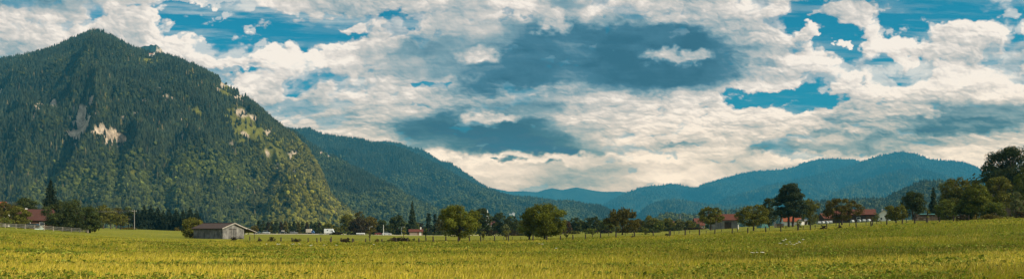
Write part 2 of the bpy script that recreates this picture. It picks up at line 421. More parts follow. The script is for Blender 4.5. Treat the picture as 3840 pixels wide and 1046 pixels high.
def build_ground():
    az = np.concatenate([np.linspace(-180, -50, 66)[:-1], np.linspace(-50, 50, 420), np.linspace(50, 180, 66)[1:]])
    rr = np.concatenate([[0.3], np.geomspace(2, 520, 190), np.geomspace(540, 14000, 40)])
    A, Rr = np.meshgrid(np.radians(az), rr, indexing='ij')
    X = np.sin(A) * Rr; Y = np.maximum(np.cos(A) * Rr, -390)
    X = np.clip(X, -13000, 13000)
    Z = ground_z(X, Y)
    na, nr = A.shape
    V = np.stack([X, Y, Z], -1).reshape(-1, 3)
    i = np.arange(na - 1)[:, None] * nr + np.arange(nr - 1)[None]
    q = np.stack([i, i + nr, i + nr + 1, i + 1], -1).reshape(-1, 4)
    me = np_mesh('ground', V, None, q[:, ::-1], smooth=True)
    m, nt, out = new_mat('meadow_soil'); L = nt.links.new
    p = N(nt, 'ShaderNodeBsdfPrincipled', inp={'Roughness': 0.95, 'Specular IOR Level': 0.1})
    geo = N(nt, 'ShaderNodeNewGeometry')
    mp = N(nt, 'ShaderNodeMapping'); mp.inputs['Scale'].default_value = (1, .6, 1); L(geo.outputs['Position'], mp.inputs[0])
    n1 = N(nt, 'ShaderNodeTexNoise', inp={'Scale': .05, 'Detail': 5.0, 'Roughness': .6}); L(mp.outputs[0], n1.inputs['Vector'])
    n2 = N(nt, 'ShaderNodeTexNoise', inp={'Scale': 1.6, 'Detail': 8.0, 'Roughness': .75}); L(mp.outputs[0], n2.inputs['Vector'])
    ra = N(nt, 'ShaderNodeValToRGB'); e = ra.color_ramp.elements
    e[0].position = .36; e[0].color = c4(GRASS_A); e[1].position = .64; e[1].color = c4(GRASS_B); L(n1.outputs['Fac'], ra.inputs[0])
    rb = N(nt, 'ShaderNodeMapRange', inp={'From Min': .3, 'From Max': .7, 'To Min': .55, 'To Max': 1.25}); L(n2.outputs['Fac'], rb.inputs['Value'])
    vs = N(nt, 'ShaderNodeVectorMath', operation='SCALE'); L(ra.outputs[0], vs.inputs[0]); L(rb.outputs[0], vs.inputs['Scale'])
    bp = N(nt, 'ShaderNodeBump', inp={'Strength': .7, 'Distance': .25}); L(n2.outputs['Fac'], bp.inputs['Height'])
    L(bp.outputs[0], p.inputs['Normal']); L(vs.outputs[0], p.inputs['Base Color']); L(p.outputs[0], out.inputs[0])
    o = link('ground', me, m); tag(o, 'broad green and yellow hay meadow rising gently at both sides', 'meadow', kind='structure')
GRASS_A = (.15, .165, .012); GRASS_B = (.22, .21, .018)
build_ground()

# ------------------------------------------------------------------ mountains
MT = {}
def mountain(name, label, px0, px1, ridge, depth, base, mat, ns=300, ntt=120, amp=60, gully=260, prof=1.0, seed=1, rough=3.0, masks=(), back=0.5, ztree=12, baselift=0):
    """a ridge given as (photo column, photo row) with a depth, falling towards the valley and behind"""
    px = np.linspace(px0, px1, ns)
    ry = np.interp(px, [r[0] for r in ridge], [r[1] for r in ridge])
    Dr = np.interp(px, [r[0] for r in depth], [r[1] for r in depth])
    Db = np.interp(px, [r[0] for r in base], [r[1] for r in base])
    Dr = Dr + (fbm(px / 160.0, px * 0 + seed, 3, seed) - .5) * 0.12 * (Dr - Db)
    Db = np.minimum(Db + (fbm(px / 90.0, px * 0 + seed, 3, seed + 4) - .5) * 0.15 * (Dr - Db), Dr - 25)
    zr = CAMZ + (HZ - ry) / F * Dr - ztree
    zr = zr + (fbm(px / 14.0, px * 0, 3, seed + 9) - .5) * rough * 2
    t = np.concatenate([np.linspace(-back, 0, 12)[:-1], np.linspace(0, 1, ntt)])
    PX, T = np.meshgrid(px, t, indexing='ij')
    D = Dr[:, None] + (Db - Dr)[:, None] * T
    X = (PX - 1920) / F * D
    zb = -14 + baselift
    h = (zr - zb)[:, None]
    Tc = np.clip(T, 0, 1)
    pr = (1 - Tc) ** prof
    pr = np.where(T < 0, 1 + T * 1.6, pr)
    span = (Dr - Db)[:, None]
    wob = (fbm(X / gully, D / gully, 3, seed + 20) - .5) * gully * 1.2
    g = ridged((X + wob) / gully, D / (gully * 2.6), 4, seed + 3) - .55
    env = sstep(0.02, .30, Tc) * (1 - sstep(.75, 1.0, Tc)) * np.clip(h / 300.0, 0.1, 1.2)
    Z = zb + h * pr + g * amp * env * 2 + (fbm(X / 50.0, D / 50.0, 3, seed + 8) - .5) * amp * .35 * env
    D2 = D - g * amp * env * 1.1
    Z = np.where(T < 0, zb + h * np.maximum(pr, 0.0) , Z)
    lim = CAMZ + (HZ - (ry[:, None] + 3 + 60 * Tc ** 1.5)) / F * D2 - ztree
    Z = np.where(T > 0, np.minimum(Z, lim), Z)
    V = np.stack([X, D2, Z], -1)
    scr_y = HZ - F * (Z - CAMZ) / D2
    # masks in terms of where the surface lies in the view of the mountain: rock and pasture patches
    rock = np.zeros_like(Z); past = np.zeros_like(Z)
    for kind, cx, cy, rx, ry_, an in masks:
        ca, sa = math.cos(R(an)), math.sin(R(an))
        dx = PX - cx; dy = scr_y - cy
        jx = (fbm(X / 22.0, Z / 22.0, 4, 77) - .5) * 1.5
        jx = jx + (fbm(X / 7.0, Z / 9.0, 2, 78) - .5) * 1.1
        d = np.sqrt(((dx * ca + dy * sa) / rx) ** 2 + ((-dx * sa + dy * ca) / ry_) ** 2)
        k = 1 - sstep(.7, 1.1, d + jx)
        if kind == 'r': rock = np.maximum(rock, k)
        else: past = np.maximum(past, k)
    n0, n1 = Z.shape
    i = np.arange(n0 - 1)[:, None] * n1 + np.arange(n1 - 1)[None]
    q = np.stack([i, i + 1, i + n1 + 1, i + n1], -1).reshape(-1, 4)
    tint = np.stack([rock.ravel(), past.ravel(), np.zeros(Z.size)], -1)
    me = np_mesh(name, V.reshape(-1, 3), None, q, tint=tint, smooth=True)
    o = link(name, me, mat); tag(o, label, 'mountain', kind='structure')
    MT[name] = dict(V=V, T=T, PX=PX, rock=rock, past=past, sy=scr_y, g=g)
    return o

def slope_mat(name, floor, rockc=(.60, .47, .34), pastc=(.15, .145, .025), scale=.02, var=.4, spots=0.0):
    m, nt, out = new_mat(name); L = nt.links.new
    p = N(nt, 'ShaderNodeBsdfPrincipled', inp={'Roughness': 0.95, 'Specular IOR Level': 0.1})
    at = N(nt, 'ShaderNodeAttribute', attribute_name='tint'); sc = N(nt, 'ShaderNodeSeparateColor'); L(at.outputs['Color'], sc.inputs[0])
    geo = N(nt, 'ShaderNodeNewGeometry')
    n1 = N(nt, 'ShaderNodeTexNoise', inp={'Scale': scale, 'Detail': 6.0, 'Roughness': .7}); L(geo.outputs['Position'], n1.inputs['Vector'])
    mr = N(nt, 'ShaderNodeMapRange', inp={'From Min': .35, 'From Max': .65, 'To Min': 1 - var, 'To Max': 1 + var}); L(n1.outputs['Fac'], mr.inputs['Value'])
    m1 = N(nt, 'ShaderNodeMix', data_type='RGBA'); m1.inputs[6].default_value = c4(floor); m1.inputs[7].default_value = c4(pastc); L(sc.outputs[1], m1.inputs[0])
    mpz = N(nt, 'ShaderNodeMapping'); mpz.inputs['Scale'].default_value = (1, 1, .35); L(geo.outputs['Position'], mpz.inputs[0])
    n2 = N(nt, 'ShaderNodeTexNoise', inp={'Scale': .09, 'Detail': 8.0, 'Roughness': .75}); L(mpz.outputs[0], n2.inputs['Vector'])
    rr_ = N(nt, 'ShaderNodeValToRGB'); rr_.color_ramp.elements[0].color = c4(tuple(v * .32 for v in rockc)); rr_.color_ramp.elements[0].position = .35
    rr_.color_ramp.elements[1].color = c4(rockc); rr_.color_ramp.elements[1].position = .55; L(n2.outputs['Fac'], rr_.inputs[0])
    m2 = N(nt, 'ShaderNodeMix', data_type='RGBA'); L(sc.outputs[0], m2.inputs[0]); L(m1.outputs[2], m2.inputs[6]); L(rr_.outputs[0], m2.inputs[7])
    vs = N(nt, 'ShaderNodeVectorMath', operation='SCALE'); L(m2.outputs[2], vs.inputs[0]); L(mr.outputs[0], vs.inputs['Scale'])
    bp = N(nt, 'ShaderNodeBump', inp={'Strength': .8, 'Distance': 12.0}); L(n2.outputs['Fac'], bp.inputs['Height']); L(bp.outputs[0], p.inputs['Normal'])
    L(vs.outputs[0], p.inputs['Base Color']); L(p.outputs[0], out.inputs[0])
    return m

sl_near = slope_mat('forest_floor_near', (.040, .050, .018))
sl_mid = slope_mat('forest_floor_mid', (.022, .034, .020))
sl_far = slope_mat('forest_floor_far', (.030, .048, .028), scale=.004, var=.45, pastc=(.42, .40, .24))

K = 1.4907
RA = [(-900, 300), (-500, 250), (-200, 235), (0, 216), (60, 208), (179, 182), (268, 142), (320, 118), (357, 109), (391, 116), (447, 145), (507, 176), (566, 194), (626, 201), (671, 213), (745, 246), (794, 266), (835, 298), (888, 332), (954, 380), (1014, 432), (1073, 480), (1104, 497), (1151, 545), (1189, 604), (1212, 650), (1235, 712), (1264, 745), (1311, 775), (1360, 820), (1420, 862)]
m_masks = [
 ('r', 318, 450, 46, 84, 22), ('r', 430, 520, 42, 32, 10), ('r', 385, 492, 24, 30, 20), ('r', 218, 400, 14, 36, 0), ('r', 172, 405, 14, 16, 0), ('r', 150, 450, 8, 22, 30),
 ('r', 90, 264, 8, 12, 10), ('r', 612, 336, 11, 9, 0), ('r', 650, 362, 20, 10, 20), ('r', 20, 350, 12, 12, 0), ('r', 530, 425, 12, 8, 0), ('r', 565, 380, 10, 6, 0), ('r', 270, 335, 9, 7, 0),
 ('p', 855, 330, 46, 20, 42), ('r', 835, 318, 14, 24, -10), ('r', 905, 362, 26, 12, 45), ('r', 912, 425, 20, 14, 10), ('r', 965, 440, 18, 10, 40), ('p', 930, 480, 95, 50, 48), ('p', 1015, 570, 80, 36, 42),
 ('r', 1105, 575, 26, 12, -25), ('r', 925, 505, 24, 10, 40), ('r', 1000, 575, 12, 16, 0), ('r', 1115, 640, 14, 8, 0), ('r', 1010, 500, 14, 14, 40), ('r', 1220, 680, 10, 8, 0), ('r', 1180, 650, 9, 7, 0), ('r', 1160, 690, 8, 8, 0),
 ('r', 85, 712, 16, 10, 40), ('r', 690, 520, 10, 20, 10), ('r', 870, 545, 12, 9, 0), ('r', 1040, 620, 9, 9, 0), ('r', 1130, 540, 8, 8, 0),
 ('p', 568, 230, 48, 20, 0), ('r', 480, 440, 8, 7, 0), ('r', 700, 440, 9, 7, 0), ('r', 560, 560, 8, 10, 0), ('p', 760, 420, 16, 9, 30), ('p', 330, 620, 20, 9, 0), ('p', 500, 655, 10, 26, 0)]
mountain('mountain', 'steep forested mountain at left with pale cliffs and grassy right flank', -900, 1420, RA,
         [(-900, 2700), (365, 2650), (800, 2500), (1100, 2200), (1320, 1750), (1420, 1550)], [(-900, 1350), (400, 1350), (1100, 1400), (1420, 1430)],
         sl_near, ns=620, ntt=220, amp=96, gully=270, prof=.92, seed=3, rough=3, masks=m_masks, ztree=11)
mountain('rocky_peak', 'blue bare crag peeking over the shoulder of the left mountain', 440, 680,
         [(440, 260), (480, 200), (500, 176), (520, 176), (548, 174), (568, 166), (585, 171), (600, 178), (612, 192), (626, 206), (680, 270)],
         [(440, 4600), (680, 4600)], [(440, 3900), (680, 3900)], sl_far, ns=160, ntt=40, amp=50, gully=160, seed=31, rough=12, ztree=0,
         masks=[('r', 600, 186, 14, 12, 30), ('r', 590, 195, 10, 14, 0)], back=.6)
mountain('wooded_spur', 'dark wooded spur with pale crags behind the left mountain', 1040, 1900,
         [(1040, 470), (1104, 482), (1180, 545), (1265, 585), (1340, 628), (1420, 665), (1500, 708), (1560, 742), (1640, 775), (1700, 800), (1800, 835), (1900, 862)],
         [(1040, 3200), (1900, 2600)], [(1040, 2000), (1900, 2200)], sl_mid, ns=260, ntt=100, amp=38, gully=170, seed=11,
         masks=[('r', 1232, 590, 10, 14, 0), ('r', 1262, 610, 9, 9, 0), ('r', 1290, 622, 9, 9, 0), ('r', 1205, 575, 8, 8, 0), ('r', 1180, 520, 14, 5, 0)])
mountain('forested_ridge', 'long forested ridge descending to the right in the middle distance', 1000, 2420,
         [(1000, 470), (1104, 484), (1161, 479), (1198, 498), (1264, 508), (1340, 517), (1405, 531), (1452, 540), (1518, 556), (1575, 582), (1640, 616), (1735, 668), (1800, 697), (1850, 714), (1885, 727), (1928, 733), (1992, 738), (2030, 742), (2065, 748), (2095, 752), (2133, 748), (2163, 755), (2206, 764), (2249, 768), (2287, 785), (2330, 815), (2420, 862)],
         [(1000, 5400), (1600, 5200), (2060, 4600), (2420, 3800)], [(1000, 3900), (1800, 3500), (2420, 3300)], sl_mid, ns=420, ntt=130, amp=95, gully=330, seed=17)
mountain('back_ridge', 'second forested ridge showing just above the middle one', 1300, 2100,
         [(1300, 560), (1424, 528), (1461, 528), (1499, 535), (1550, 552), (1584, 557), (1620, 580), (1650, 603), (1687, 606), (1734, 636), (1790, 676), (1828, 700), (1900, 725), (2100, 860)],
         [(1300, 7200), (2100, 6800)], [(1300, 6000), (2100, 5600)], sl_mid, ns=240, ntt=70, amp=50, gully=280, seed=23)
mountain('distant_hills', 'hazy blue hills closing the valley at the centre', 1780, 2480,
         [(1780, 712), (1843, 704), (1907, 717), (1962, 716), (2014, 720), (2039, 712), (2069, 705), (2108, 712), (2138, 705), (2163, 702), (2193, 707), (2227, 714), (2266, 719), (2304, 717), (2343, 719), (2480, 760)],
         [(1780, 14000), (2480, 14000)], [(1780, 12200), (2480, 12200)], sl_far, ns=200, ntt=60, amp=30, gully=420, seed=29, ztree=0, back=.4)
mountain('blue_mountain', 'hazy teal mountain right of the valley opening', 2180, 3500,
         [(2180, 830), (2257, 768), (2291, 750), (2334, 728), (2398, 702), (2440, 696), (2485, 693), (2515, 688), (2545, 691), (2597, 703), (2614, 701), (2639, 689), (2678, 678), (2720, 665), (2763, 653), (2806, 644), (2840, 640), (2922, 635), (2981, 625), (3005, 612), (3026, 606), (3071, 595), (3145, 594), (3205, 598), (3260, 615), (3500, 700)],
         [(2180, 10500), (2600, 12200), (3500, 13000)], [(2180, 8800), (3500, 10000)], sl_far, ns=420, ntt=110, amp=190, gully=850, seed=37, ztree=8, back=.25)
mountain('broad_summit', 'hazy teal mountain with rounded summit at the right', 2560, 4500,
         [(2560, 860), (2640, 800), (2690, 762), (2720, 742), (2827, 712), (2870, 695), (2955, 678), (3041, 661), (3114, 640), (3199, 621), (3235, 602), (3280, 588), (3339, 574), (3391, 568), (3429, 576), (3488, 595), (3530, 600), (3578, 603), (3637, 613), (3667, 627), (3694, 643), (3760, 668), (3840, 690), (4100, 740), (4500, 800)],
         [(2560, 8600), (3391, 10400), (4500, 10400)], [(2560, 7200), (4500, 7200)], sl_far, ns=480, ntt=130, amp=190, gully=760, seed=41, ztree=8, back=.3,
         masks=[('p', 3102, 736, 22, 3.5, -20)])
mountain('foothill', 'teal foothill in front of the mountain right of the valley opening', 2300, 3150,
         [(2300, 862), (2400, 800), (2430, 770), (2464, 757), (2528, 744), (2584, 755), (2656, 766), (2720, 772), (2800, 768), (2900, 775), (3000, 800), (3150, 850)],
         [(2300, 6800), (3150, 7000)], [(2300, 5600), (3150, 5800)], sl_far, ns=200, ntt=60, amp=60, gully=420, seed=59, ztree=6)
mountain('front_spur', 'long teal spur running down from the rounded summit', 2960, 4200,
         [(2960, 850), (3030, 780), (3084, 747), (3130, 722), (3173, 702), (3242, 678), (3300, 658), (3360, 640), (3420, 632), (3480, 640), (3560, 665), (3700, 715), (3900, 770), (4200, 810)],
         [(2960, 6400), (3400, 8200), (4200, 8000)], [(2960, 5200), (4200, 5600)], sl_far, ns=300, ntt=90, amp=110, gully=480, seed=61, ztree=6)
mountain('low_wooded_hill', 'low wooded hill behind the village church', 2380, 3200,
         [(2380, 850), (2440, 822), (2464, 808), (2480, 799), (2507, 795), (2549, 797), (2592, 801), (2656, 790), (2742, 780), (2793, 774), (2860, 780), (2950, 790), (3050, 812), (3200, 850)],
         [(2380, 1900), (2800, 2300), (3200, 2300)], [(2380, 1500), (3200, 1700)], sl_mid, ns=200, ntt=50, amp=12, gully=160, seed=47)
mountain('wooded_knoll', 'wooded knoll rising behind the farm at the right', 2900, 4300,
         [(2900, 800), (3000, 765), (3050, 752), (3114, 752), (3199, 742), (3263, 742), (3302, 740), (3327, 734), (3364, 716), (3400, 700), (3442, 680), (3465, 674), (3534, 673), (3551, 682), (3600, 700), (3700, 735), (3900, 770), (4300, 800)],
         [(2900, 2500), (3460, 2300), (4300, 2000)], [(2900, 1500), (4300, 1300)], sl_mid, ns=300, ntt=80, amp=22, gully=200, seed=53)

# ------------------------------------------------------------------ forests on the slopes (nobody could count them)
rngF = np.random.default_rng(11)
def tpl_conifer(tiers, sides, seed):
    rg = np.random.default_rng(seed); V = []; T = []; C = []
    for k in range(tiers):
        zb = .08 + .80 * k / tiers; zt = min(1.0, zb + 1.35 / tiers + .12)
        if k == tiers - 1: zt = 1.0
        r = .5 * (1 - k / tiers) ** .85 + .05
        b = len(V)
        for j in range(sides):
            a = 2 * math.pi * (j + .5 * (k % 2)) / sides + rg.uniform(-.2, .2); q = r * rg.uniform(.7, 1.25)
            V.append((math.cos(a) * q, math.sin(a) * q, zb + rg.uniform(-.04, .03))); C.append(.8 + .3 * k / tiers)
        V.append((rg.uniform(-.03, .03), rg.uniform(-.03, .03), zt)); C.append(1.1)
        for j in range(sides): T.append((b + j, b + (j + 1) % sides, b + sides))
    return np.array(V), np.array(T), np.array(C)
def tpl_broad(seed, sub=1):
    import bmesh
    bm = bmesh.new(); bmesh.ops.create_icosphere(bm, subdivisions=sub, radius=.5)
    rg = np.random.default_rng(seed); V = []
    for v in bm.verts:
        k = rg.uniform(.72, 1.25)
        V.append((v.co.x * k, v.co.y * k, .52 + v.co.z * k * .95))
    T = [[v.index for v in f.verts] for f in bm.faces]; bm.free()
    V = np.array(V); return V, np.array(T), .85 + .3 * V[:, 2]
def scatter(name, label, mname, count, mat, hc, hb, broad, tmin=-.12, tmax=1.0, tpl_c=None, tpl_b=None, seed=1, tintfn=None, open_ok=.04):
    m = MT[mname]; V = m['V']; rg = np.random.default_rng(seed)
    n0, n1 = V.shape[:2]
    i0, i1 = 0, n0 - 1
    e1 = V[1:, :-1] - V[:-1, :-1]; e2 = V[:-1, 1:] - V[:-1, :-1]
    area = np.linalg.norm(np.cross(e1, e2), axis=-1)
    tm = m['T'][:-1, :-1]; area = area * ((tm >= tmin) & (tm <= tmax))
    pxm = m['PX'][:-1, :-1]; area = area * np.where((pxm < -250) | (pxm > 4100), .4, 1.0)
    cdf = np.cumsum(area.ravel()); cdf /= cdf[-1]
    k = np.searchsorted(cdf, rg.random(count)); ci, cj = k // (n1 - 1), k % (n1 - 1)
    u = rg.random(count); v = rg.random(count)
    def bil(A):
        s = (1,) * (A.ndim - 2)
        uu = u.reshape(-1, *s); vv = v.reshape(-1, *s)
        return (A[ci, cj] * (1 - uu) + A[ci + 1, cj] * uu) * (1 - vv) + (A[ci, cj + 1] * (1 - uu) + A[ci + 1, cj + 1] * uu) * vv
    P = bil(V); rock = bil(m['rock']); past = bil(m['past']); T = bil(m['T']); sy = bil(m['sy']); PX = bil(m['PX']); G = bil(m['g'])
    keep = (rock < rg.uniform(.2, .98, count)) & ((past < .25) | (rg.random(count) < open_ok)) & (P[:, 2] > -6)
    P, T, sy, PX, G = P[keep], T[keep], sy[keep], PX[keep], G[keep]; n = len(P)
    bf = broad(P, T, sy, PX, G) if callable(broad) else np.full(n, broad)
    isb = rg.random(n) < bf
    allV = []; allT = []; allC = []; off = 0
    for flag, tpls, (h0, h1, asp) in ((False, tpl_c, hc), (True, tpl_b, hb)):
        idx = np.nonzero(isb == flag)[0]
        tid = rg.integers(0, len(tpls), len(idx))
        for ti, (tv, tt, tc) in enumerate(tpls):
            ii = idx[tid == ti]
            if not len(ii): continue
            h = rg.uniform(h0, h1, len(ii)); w = h * asp * rg.uniform(.8, 1.25, len(ii)); a = rg.uniform(0, 6.283, len(ii))
            ca, sa = np.cos(a)[:, None], np.sin(a)[:, None]
            X = (tv[None, :, 0] * ca - tv[None, :, 1] * sa) * w[:, None] + P[ii, 0:1]
            Y = (tv[None, :, 0] * sa + tv[None, :, 1] * ca) * w[:, None] + P[ii, 1:2]
            Z = tv[None, :, 2] * h[:, None] + P[ii, 2:3] - 1.0
            allV.append(np.stack([X, Y, Z], -1).reshape(-1, 3))
            allT.append((tt[None] + (np.arange(len(ii)) * len(tv))[:, None, None] + off).reshape(-1, 3))
            c = tintfn(P[ii], T[ii], sy[ii], PX[ii], G[ii], flag, rg)       # (n,3)
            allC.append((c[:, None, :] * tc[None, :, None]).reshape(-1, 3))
            off += len(ii) * len(tv)
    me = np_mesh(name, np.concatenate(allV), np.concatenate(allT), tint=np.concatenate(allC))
    o = link(name, me, mat); tag(o, label, 'forest', kind='stuff'); return o
CON = [tpl_conifer(4, 6, s) for s in range(4)]; BRO = [tpl_broad(s) for s in range(5)]
CON_S = [tpl_conifer(2, 5, s + 9) for s in range(3)]; BRO_S = [tpl_broad(s + 9) for s in range(2)]
forest_m = leafy('forest_foliage', (.054, .056, .021), trans=.15, scale=.012, var=.3)
def tint_main(P, T, sy, PX, G, isb, rg):
    n = len(P)
    k = rg.uniform(.4, 1.5, n)
    a = np.stack([k, k, k], -1)
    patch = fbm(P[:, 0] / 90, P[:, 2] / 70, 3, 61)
    low = sstep(430, 760, sy)  # trees darken up the slope: cloud shade put into their tint
    flank = sstep(860, 1120, PX) * sstep(330, 560, sy)  # warmer, paler right flank: sunlight painted into the tree tint
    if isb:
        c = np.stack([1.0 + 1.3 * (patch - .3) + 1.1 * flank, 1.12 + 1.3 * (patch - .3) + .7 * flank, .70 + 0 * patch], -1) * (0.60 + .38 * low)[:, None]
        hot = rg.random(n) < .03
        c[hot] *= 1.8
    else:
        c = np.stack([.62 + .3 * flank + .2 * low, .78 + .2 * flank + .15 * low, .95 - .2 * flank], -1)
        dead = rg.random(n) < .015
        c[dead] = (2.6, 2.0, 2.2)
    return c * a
def broad_main(P, T, sy, PX, G):
    nz_ = fbm(P[:, 0] / 120, P[:, 2] / 90, 3, 71)
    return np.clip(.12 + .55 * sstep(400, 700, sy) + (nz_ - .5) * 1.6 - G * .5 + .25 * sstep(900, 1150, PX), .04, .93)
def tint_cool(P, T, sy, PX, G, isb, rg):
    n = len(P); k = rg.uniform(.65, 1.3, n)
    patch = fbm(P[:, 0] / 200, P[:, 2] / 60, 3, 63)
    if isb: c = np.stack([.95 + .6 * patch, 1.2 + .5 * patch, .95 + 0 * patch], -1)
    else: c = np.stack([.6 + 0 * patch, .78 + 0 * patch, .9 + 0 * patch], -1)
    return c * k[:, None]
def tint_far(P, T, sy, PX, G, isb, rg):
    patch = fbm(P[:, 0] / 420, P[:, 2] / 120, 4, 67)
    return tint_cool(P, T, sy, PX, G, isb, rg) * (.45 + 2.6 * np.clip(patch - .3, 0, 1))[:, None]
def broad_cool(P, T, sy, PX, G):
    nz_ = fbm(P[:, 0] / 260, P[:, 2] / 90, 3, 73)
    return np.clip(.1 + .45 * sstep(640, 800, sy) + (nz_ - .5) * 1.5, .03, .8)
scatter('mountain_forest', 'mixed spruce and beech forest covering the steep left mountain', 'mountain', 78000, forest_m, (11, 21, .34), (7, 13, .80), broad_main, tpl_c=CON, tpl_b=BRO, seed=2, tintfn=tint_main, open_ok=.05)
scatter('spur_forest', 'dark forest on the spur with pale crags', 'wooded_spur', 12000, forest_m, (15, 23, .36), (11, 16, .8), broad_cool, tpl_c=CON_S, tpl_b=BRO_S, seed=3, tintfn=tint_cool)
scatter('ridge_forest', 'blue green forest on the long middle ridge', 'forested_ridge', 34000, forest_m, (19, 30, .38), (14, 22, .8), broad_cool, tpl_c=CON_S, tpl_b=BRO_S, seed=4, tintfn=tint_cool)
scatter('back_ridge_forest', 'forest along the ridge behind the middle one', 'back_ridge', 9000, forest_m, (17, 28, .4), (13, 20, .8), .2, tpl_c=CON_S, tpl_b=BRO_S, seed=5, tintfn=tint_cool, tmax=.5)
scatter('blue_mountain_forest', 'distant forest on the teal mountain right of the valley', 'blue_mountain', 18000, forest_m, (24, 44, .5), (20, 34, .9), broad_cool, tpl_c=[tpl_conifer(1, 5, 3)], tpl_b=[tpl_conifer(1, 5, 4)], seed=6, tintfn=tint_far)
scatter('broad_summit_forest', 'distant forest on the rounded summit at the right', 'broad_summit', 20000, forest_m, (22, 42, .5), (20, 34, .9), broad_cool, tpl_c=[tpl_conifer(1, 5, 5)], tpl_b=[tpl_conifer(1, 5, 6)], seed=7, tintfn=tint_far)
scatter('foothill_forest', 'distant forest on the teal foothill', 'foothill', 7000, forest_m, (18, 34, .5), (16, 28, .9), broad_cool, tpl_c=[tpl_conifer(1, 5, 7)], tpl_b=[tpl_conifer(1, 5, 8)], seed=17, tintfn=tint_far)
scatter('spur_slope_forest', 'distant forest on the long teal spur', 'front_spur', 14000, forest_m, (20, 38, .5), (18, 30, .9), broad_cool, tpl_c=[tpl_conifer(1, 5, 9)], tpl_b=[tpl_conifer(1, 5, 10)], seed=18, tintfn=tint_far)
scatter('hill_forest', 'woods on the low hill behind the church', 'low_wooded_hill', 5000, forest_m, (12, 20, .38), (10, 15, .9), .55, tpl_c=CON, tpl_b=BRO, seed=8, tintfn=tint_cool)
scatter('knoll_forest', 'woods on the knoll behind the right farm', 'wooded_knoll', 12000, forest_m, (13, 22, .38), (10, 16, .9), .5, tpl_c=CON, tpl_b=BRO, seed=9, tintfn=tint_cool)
# ------------------------------------------------------------------ single trees
def tube_np(path, rad, n=7):
    path = np.array(path, float); V = []; Fq = []
    for i, p in enumerate(path):
        d = path[min(i + 1, len(path) - 1)] - path[max(i - 1, 0)]; d /= np.linalg.norm(d) + 1e-9
        u = np.cross(d, (0.3, 1, 0.1)); u /= np.linalg.norm(u) + 1e-9; w = np.cross(d, u)
        for k in range(n):
            a = 6.2832 * k / n; V.append(p + (u * math.cos(a) + w * math.sin(a)) * rad[i])
    for i in range(len(path) - 1):
        for k in range(n):
            a = i * n + k; b = i * n + (k + 1) % n; Fq.append((a, b, b + n, a + n))
    return np.array(V), Fq
def limb_mesh(name, tubes):
    V = []; Q = []; o = 0
    for v, q in tubes:
        V.append(v); Q += [[i + o for i in f] for f in q]; o += len(v)
    return np_mesh(name, np.concatenate(V), None, np.array(Q), smooth=True)
def leaves_mesh(name, P, Nn, S, tint, rg):
    """one bent leaf-cluster card (2 triangles) per point"""
    n = len(P)
    Nn = Nn / (np.linalg.norm(Nn, axis=1, keepdims=True) + 1e-9)
    r = rg.normal(size=(n, 3)); U = np.cross(Nn, r); U /= np.linalg.norm(U, axis=1, keepdims=True) + 1e-9
    W = np.cross(Nn, U)
    S = S[:, None]
    a = rg.uniform(.7, 1.3, (n, 1)); b = rg.uniform(.45, .9, (n, 1))
    v0 = P - U * S * a * .5; v2 = P + U * S * a * .5
    v1 = P + W * S * b * .5 + Nn * S * .15; v3 = P - W * S * b * .5 + Nn * S * .15
    V = np.stack([v0, v1, v2, v3], 1).reshape(-1, 3)
    i = np.arange(n)[:, None] * 4
    T = np.concatenate([i + np.array([[0, 1, 2]]), i + np.array([[0, 2, 3]])], 0)
    return np_mesh(name, V, T, tint=np.repeat(tint, 4, axis=0))
def clumps_to_leaves(C, Rr, dens, s, rg, shade=.3, flat=1.0, tcl=None, drop=-.75):
    """leaves over the outside of many small clumps; returns points, normals, sizes, tints"""
    P = []; Q = []; T = []
    for k, (c, r) in enumerate(zip(C, Rr)):
        m = max(8, int(dens * 12.6 * r * r / (s * s)))
        d = rg.normal(size=(m, 3)); d /= np.linalg.norm(d, axis=1, keepdims=True)
        d[:, 2] = np.where(d[:, 2] < drop, -d[:, 2] * .5, d[:, 2])
        rr = r * (rg.uniform(.55, 1.08, (m, 1)))
        p = d * rr; p[:, 2] *= flat
        P.append(c + p); Q.append(d + rg.normal(size=(m, 3)) * .45)
        t = (tcl[k] if tcl is not None else 1.0) * rg.uniform(.75, 1.25, (m, 1))
        T.append(np.repeat(t, 3, 1) * (1 + rg.normal(size=(m, 3)) * .05))
    return np.concatenate(P), np.concatenate(Q), np.concatenate(T)
BARK = plain('bark', (.065, .048, .034), .35, 6, .95, bump=.02)
MEM = {}
def LM(key):
    cols = {'olive': (.122, .120, .016), 'bright': (.118, .130, .012), 'green': (.105, .122, .016), 'dark': (.052, .066, .016), 'spruce': (.018, .030, .014),
            'brown': (.095, .082, .016), 'rust': (.075, .040, .018), 'pale': (.12, .13, .045), 'gold': (.13, .10, .014), 'pine': (.036, .052, .020), 'thicket': (.045, .034, .014)}
    if key not in MEM: MEM[key] = leafy('leaves_' + key, cols[key], trans=.28, scale=.5, var=.22)
    return MEM[key]
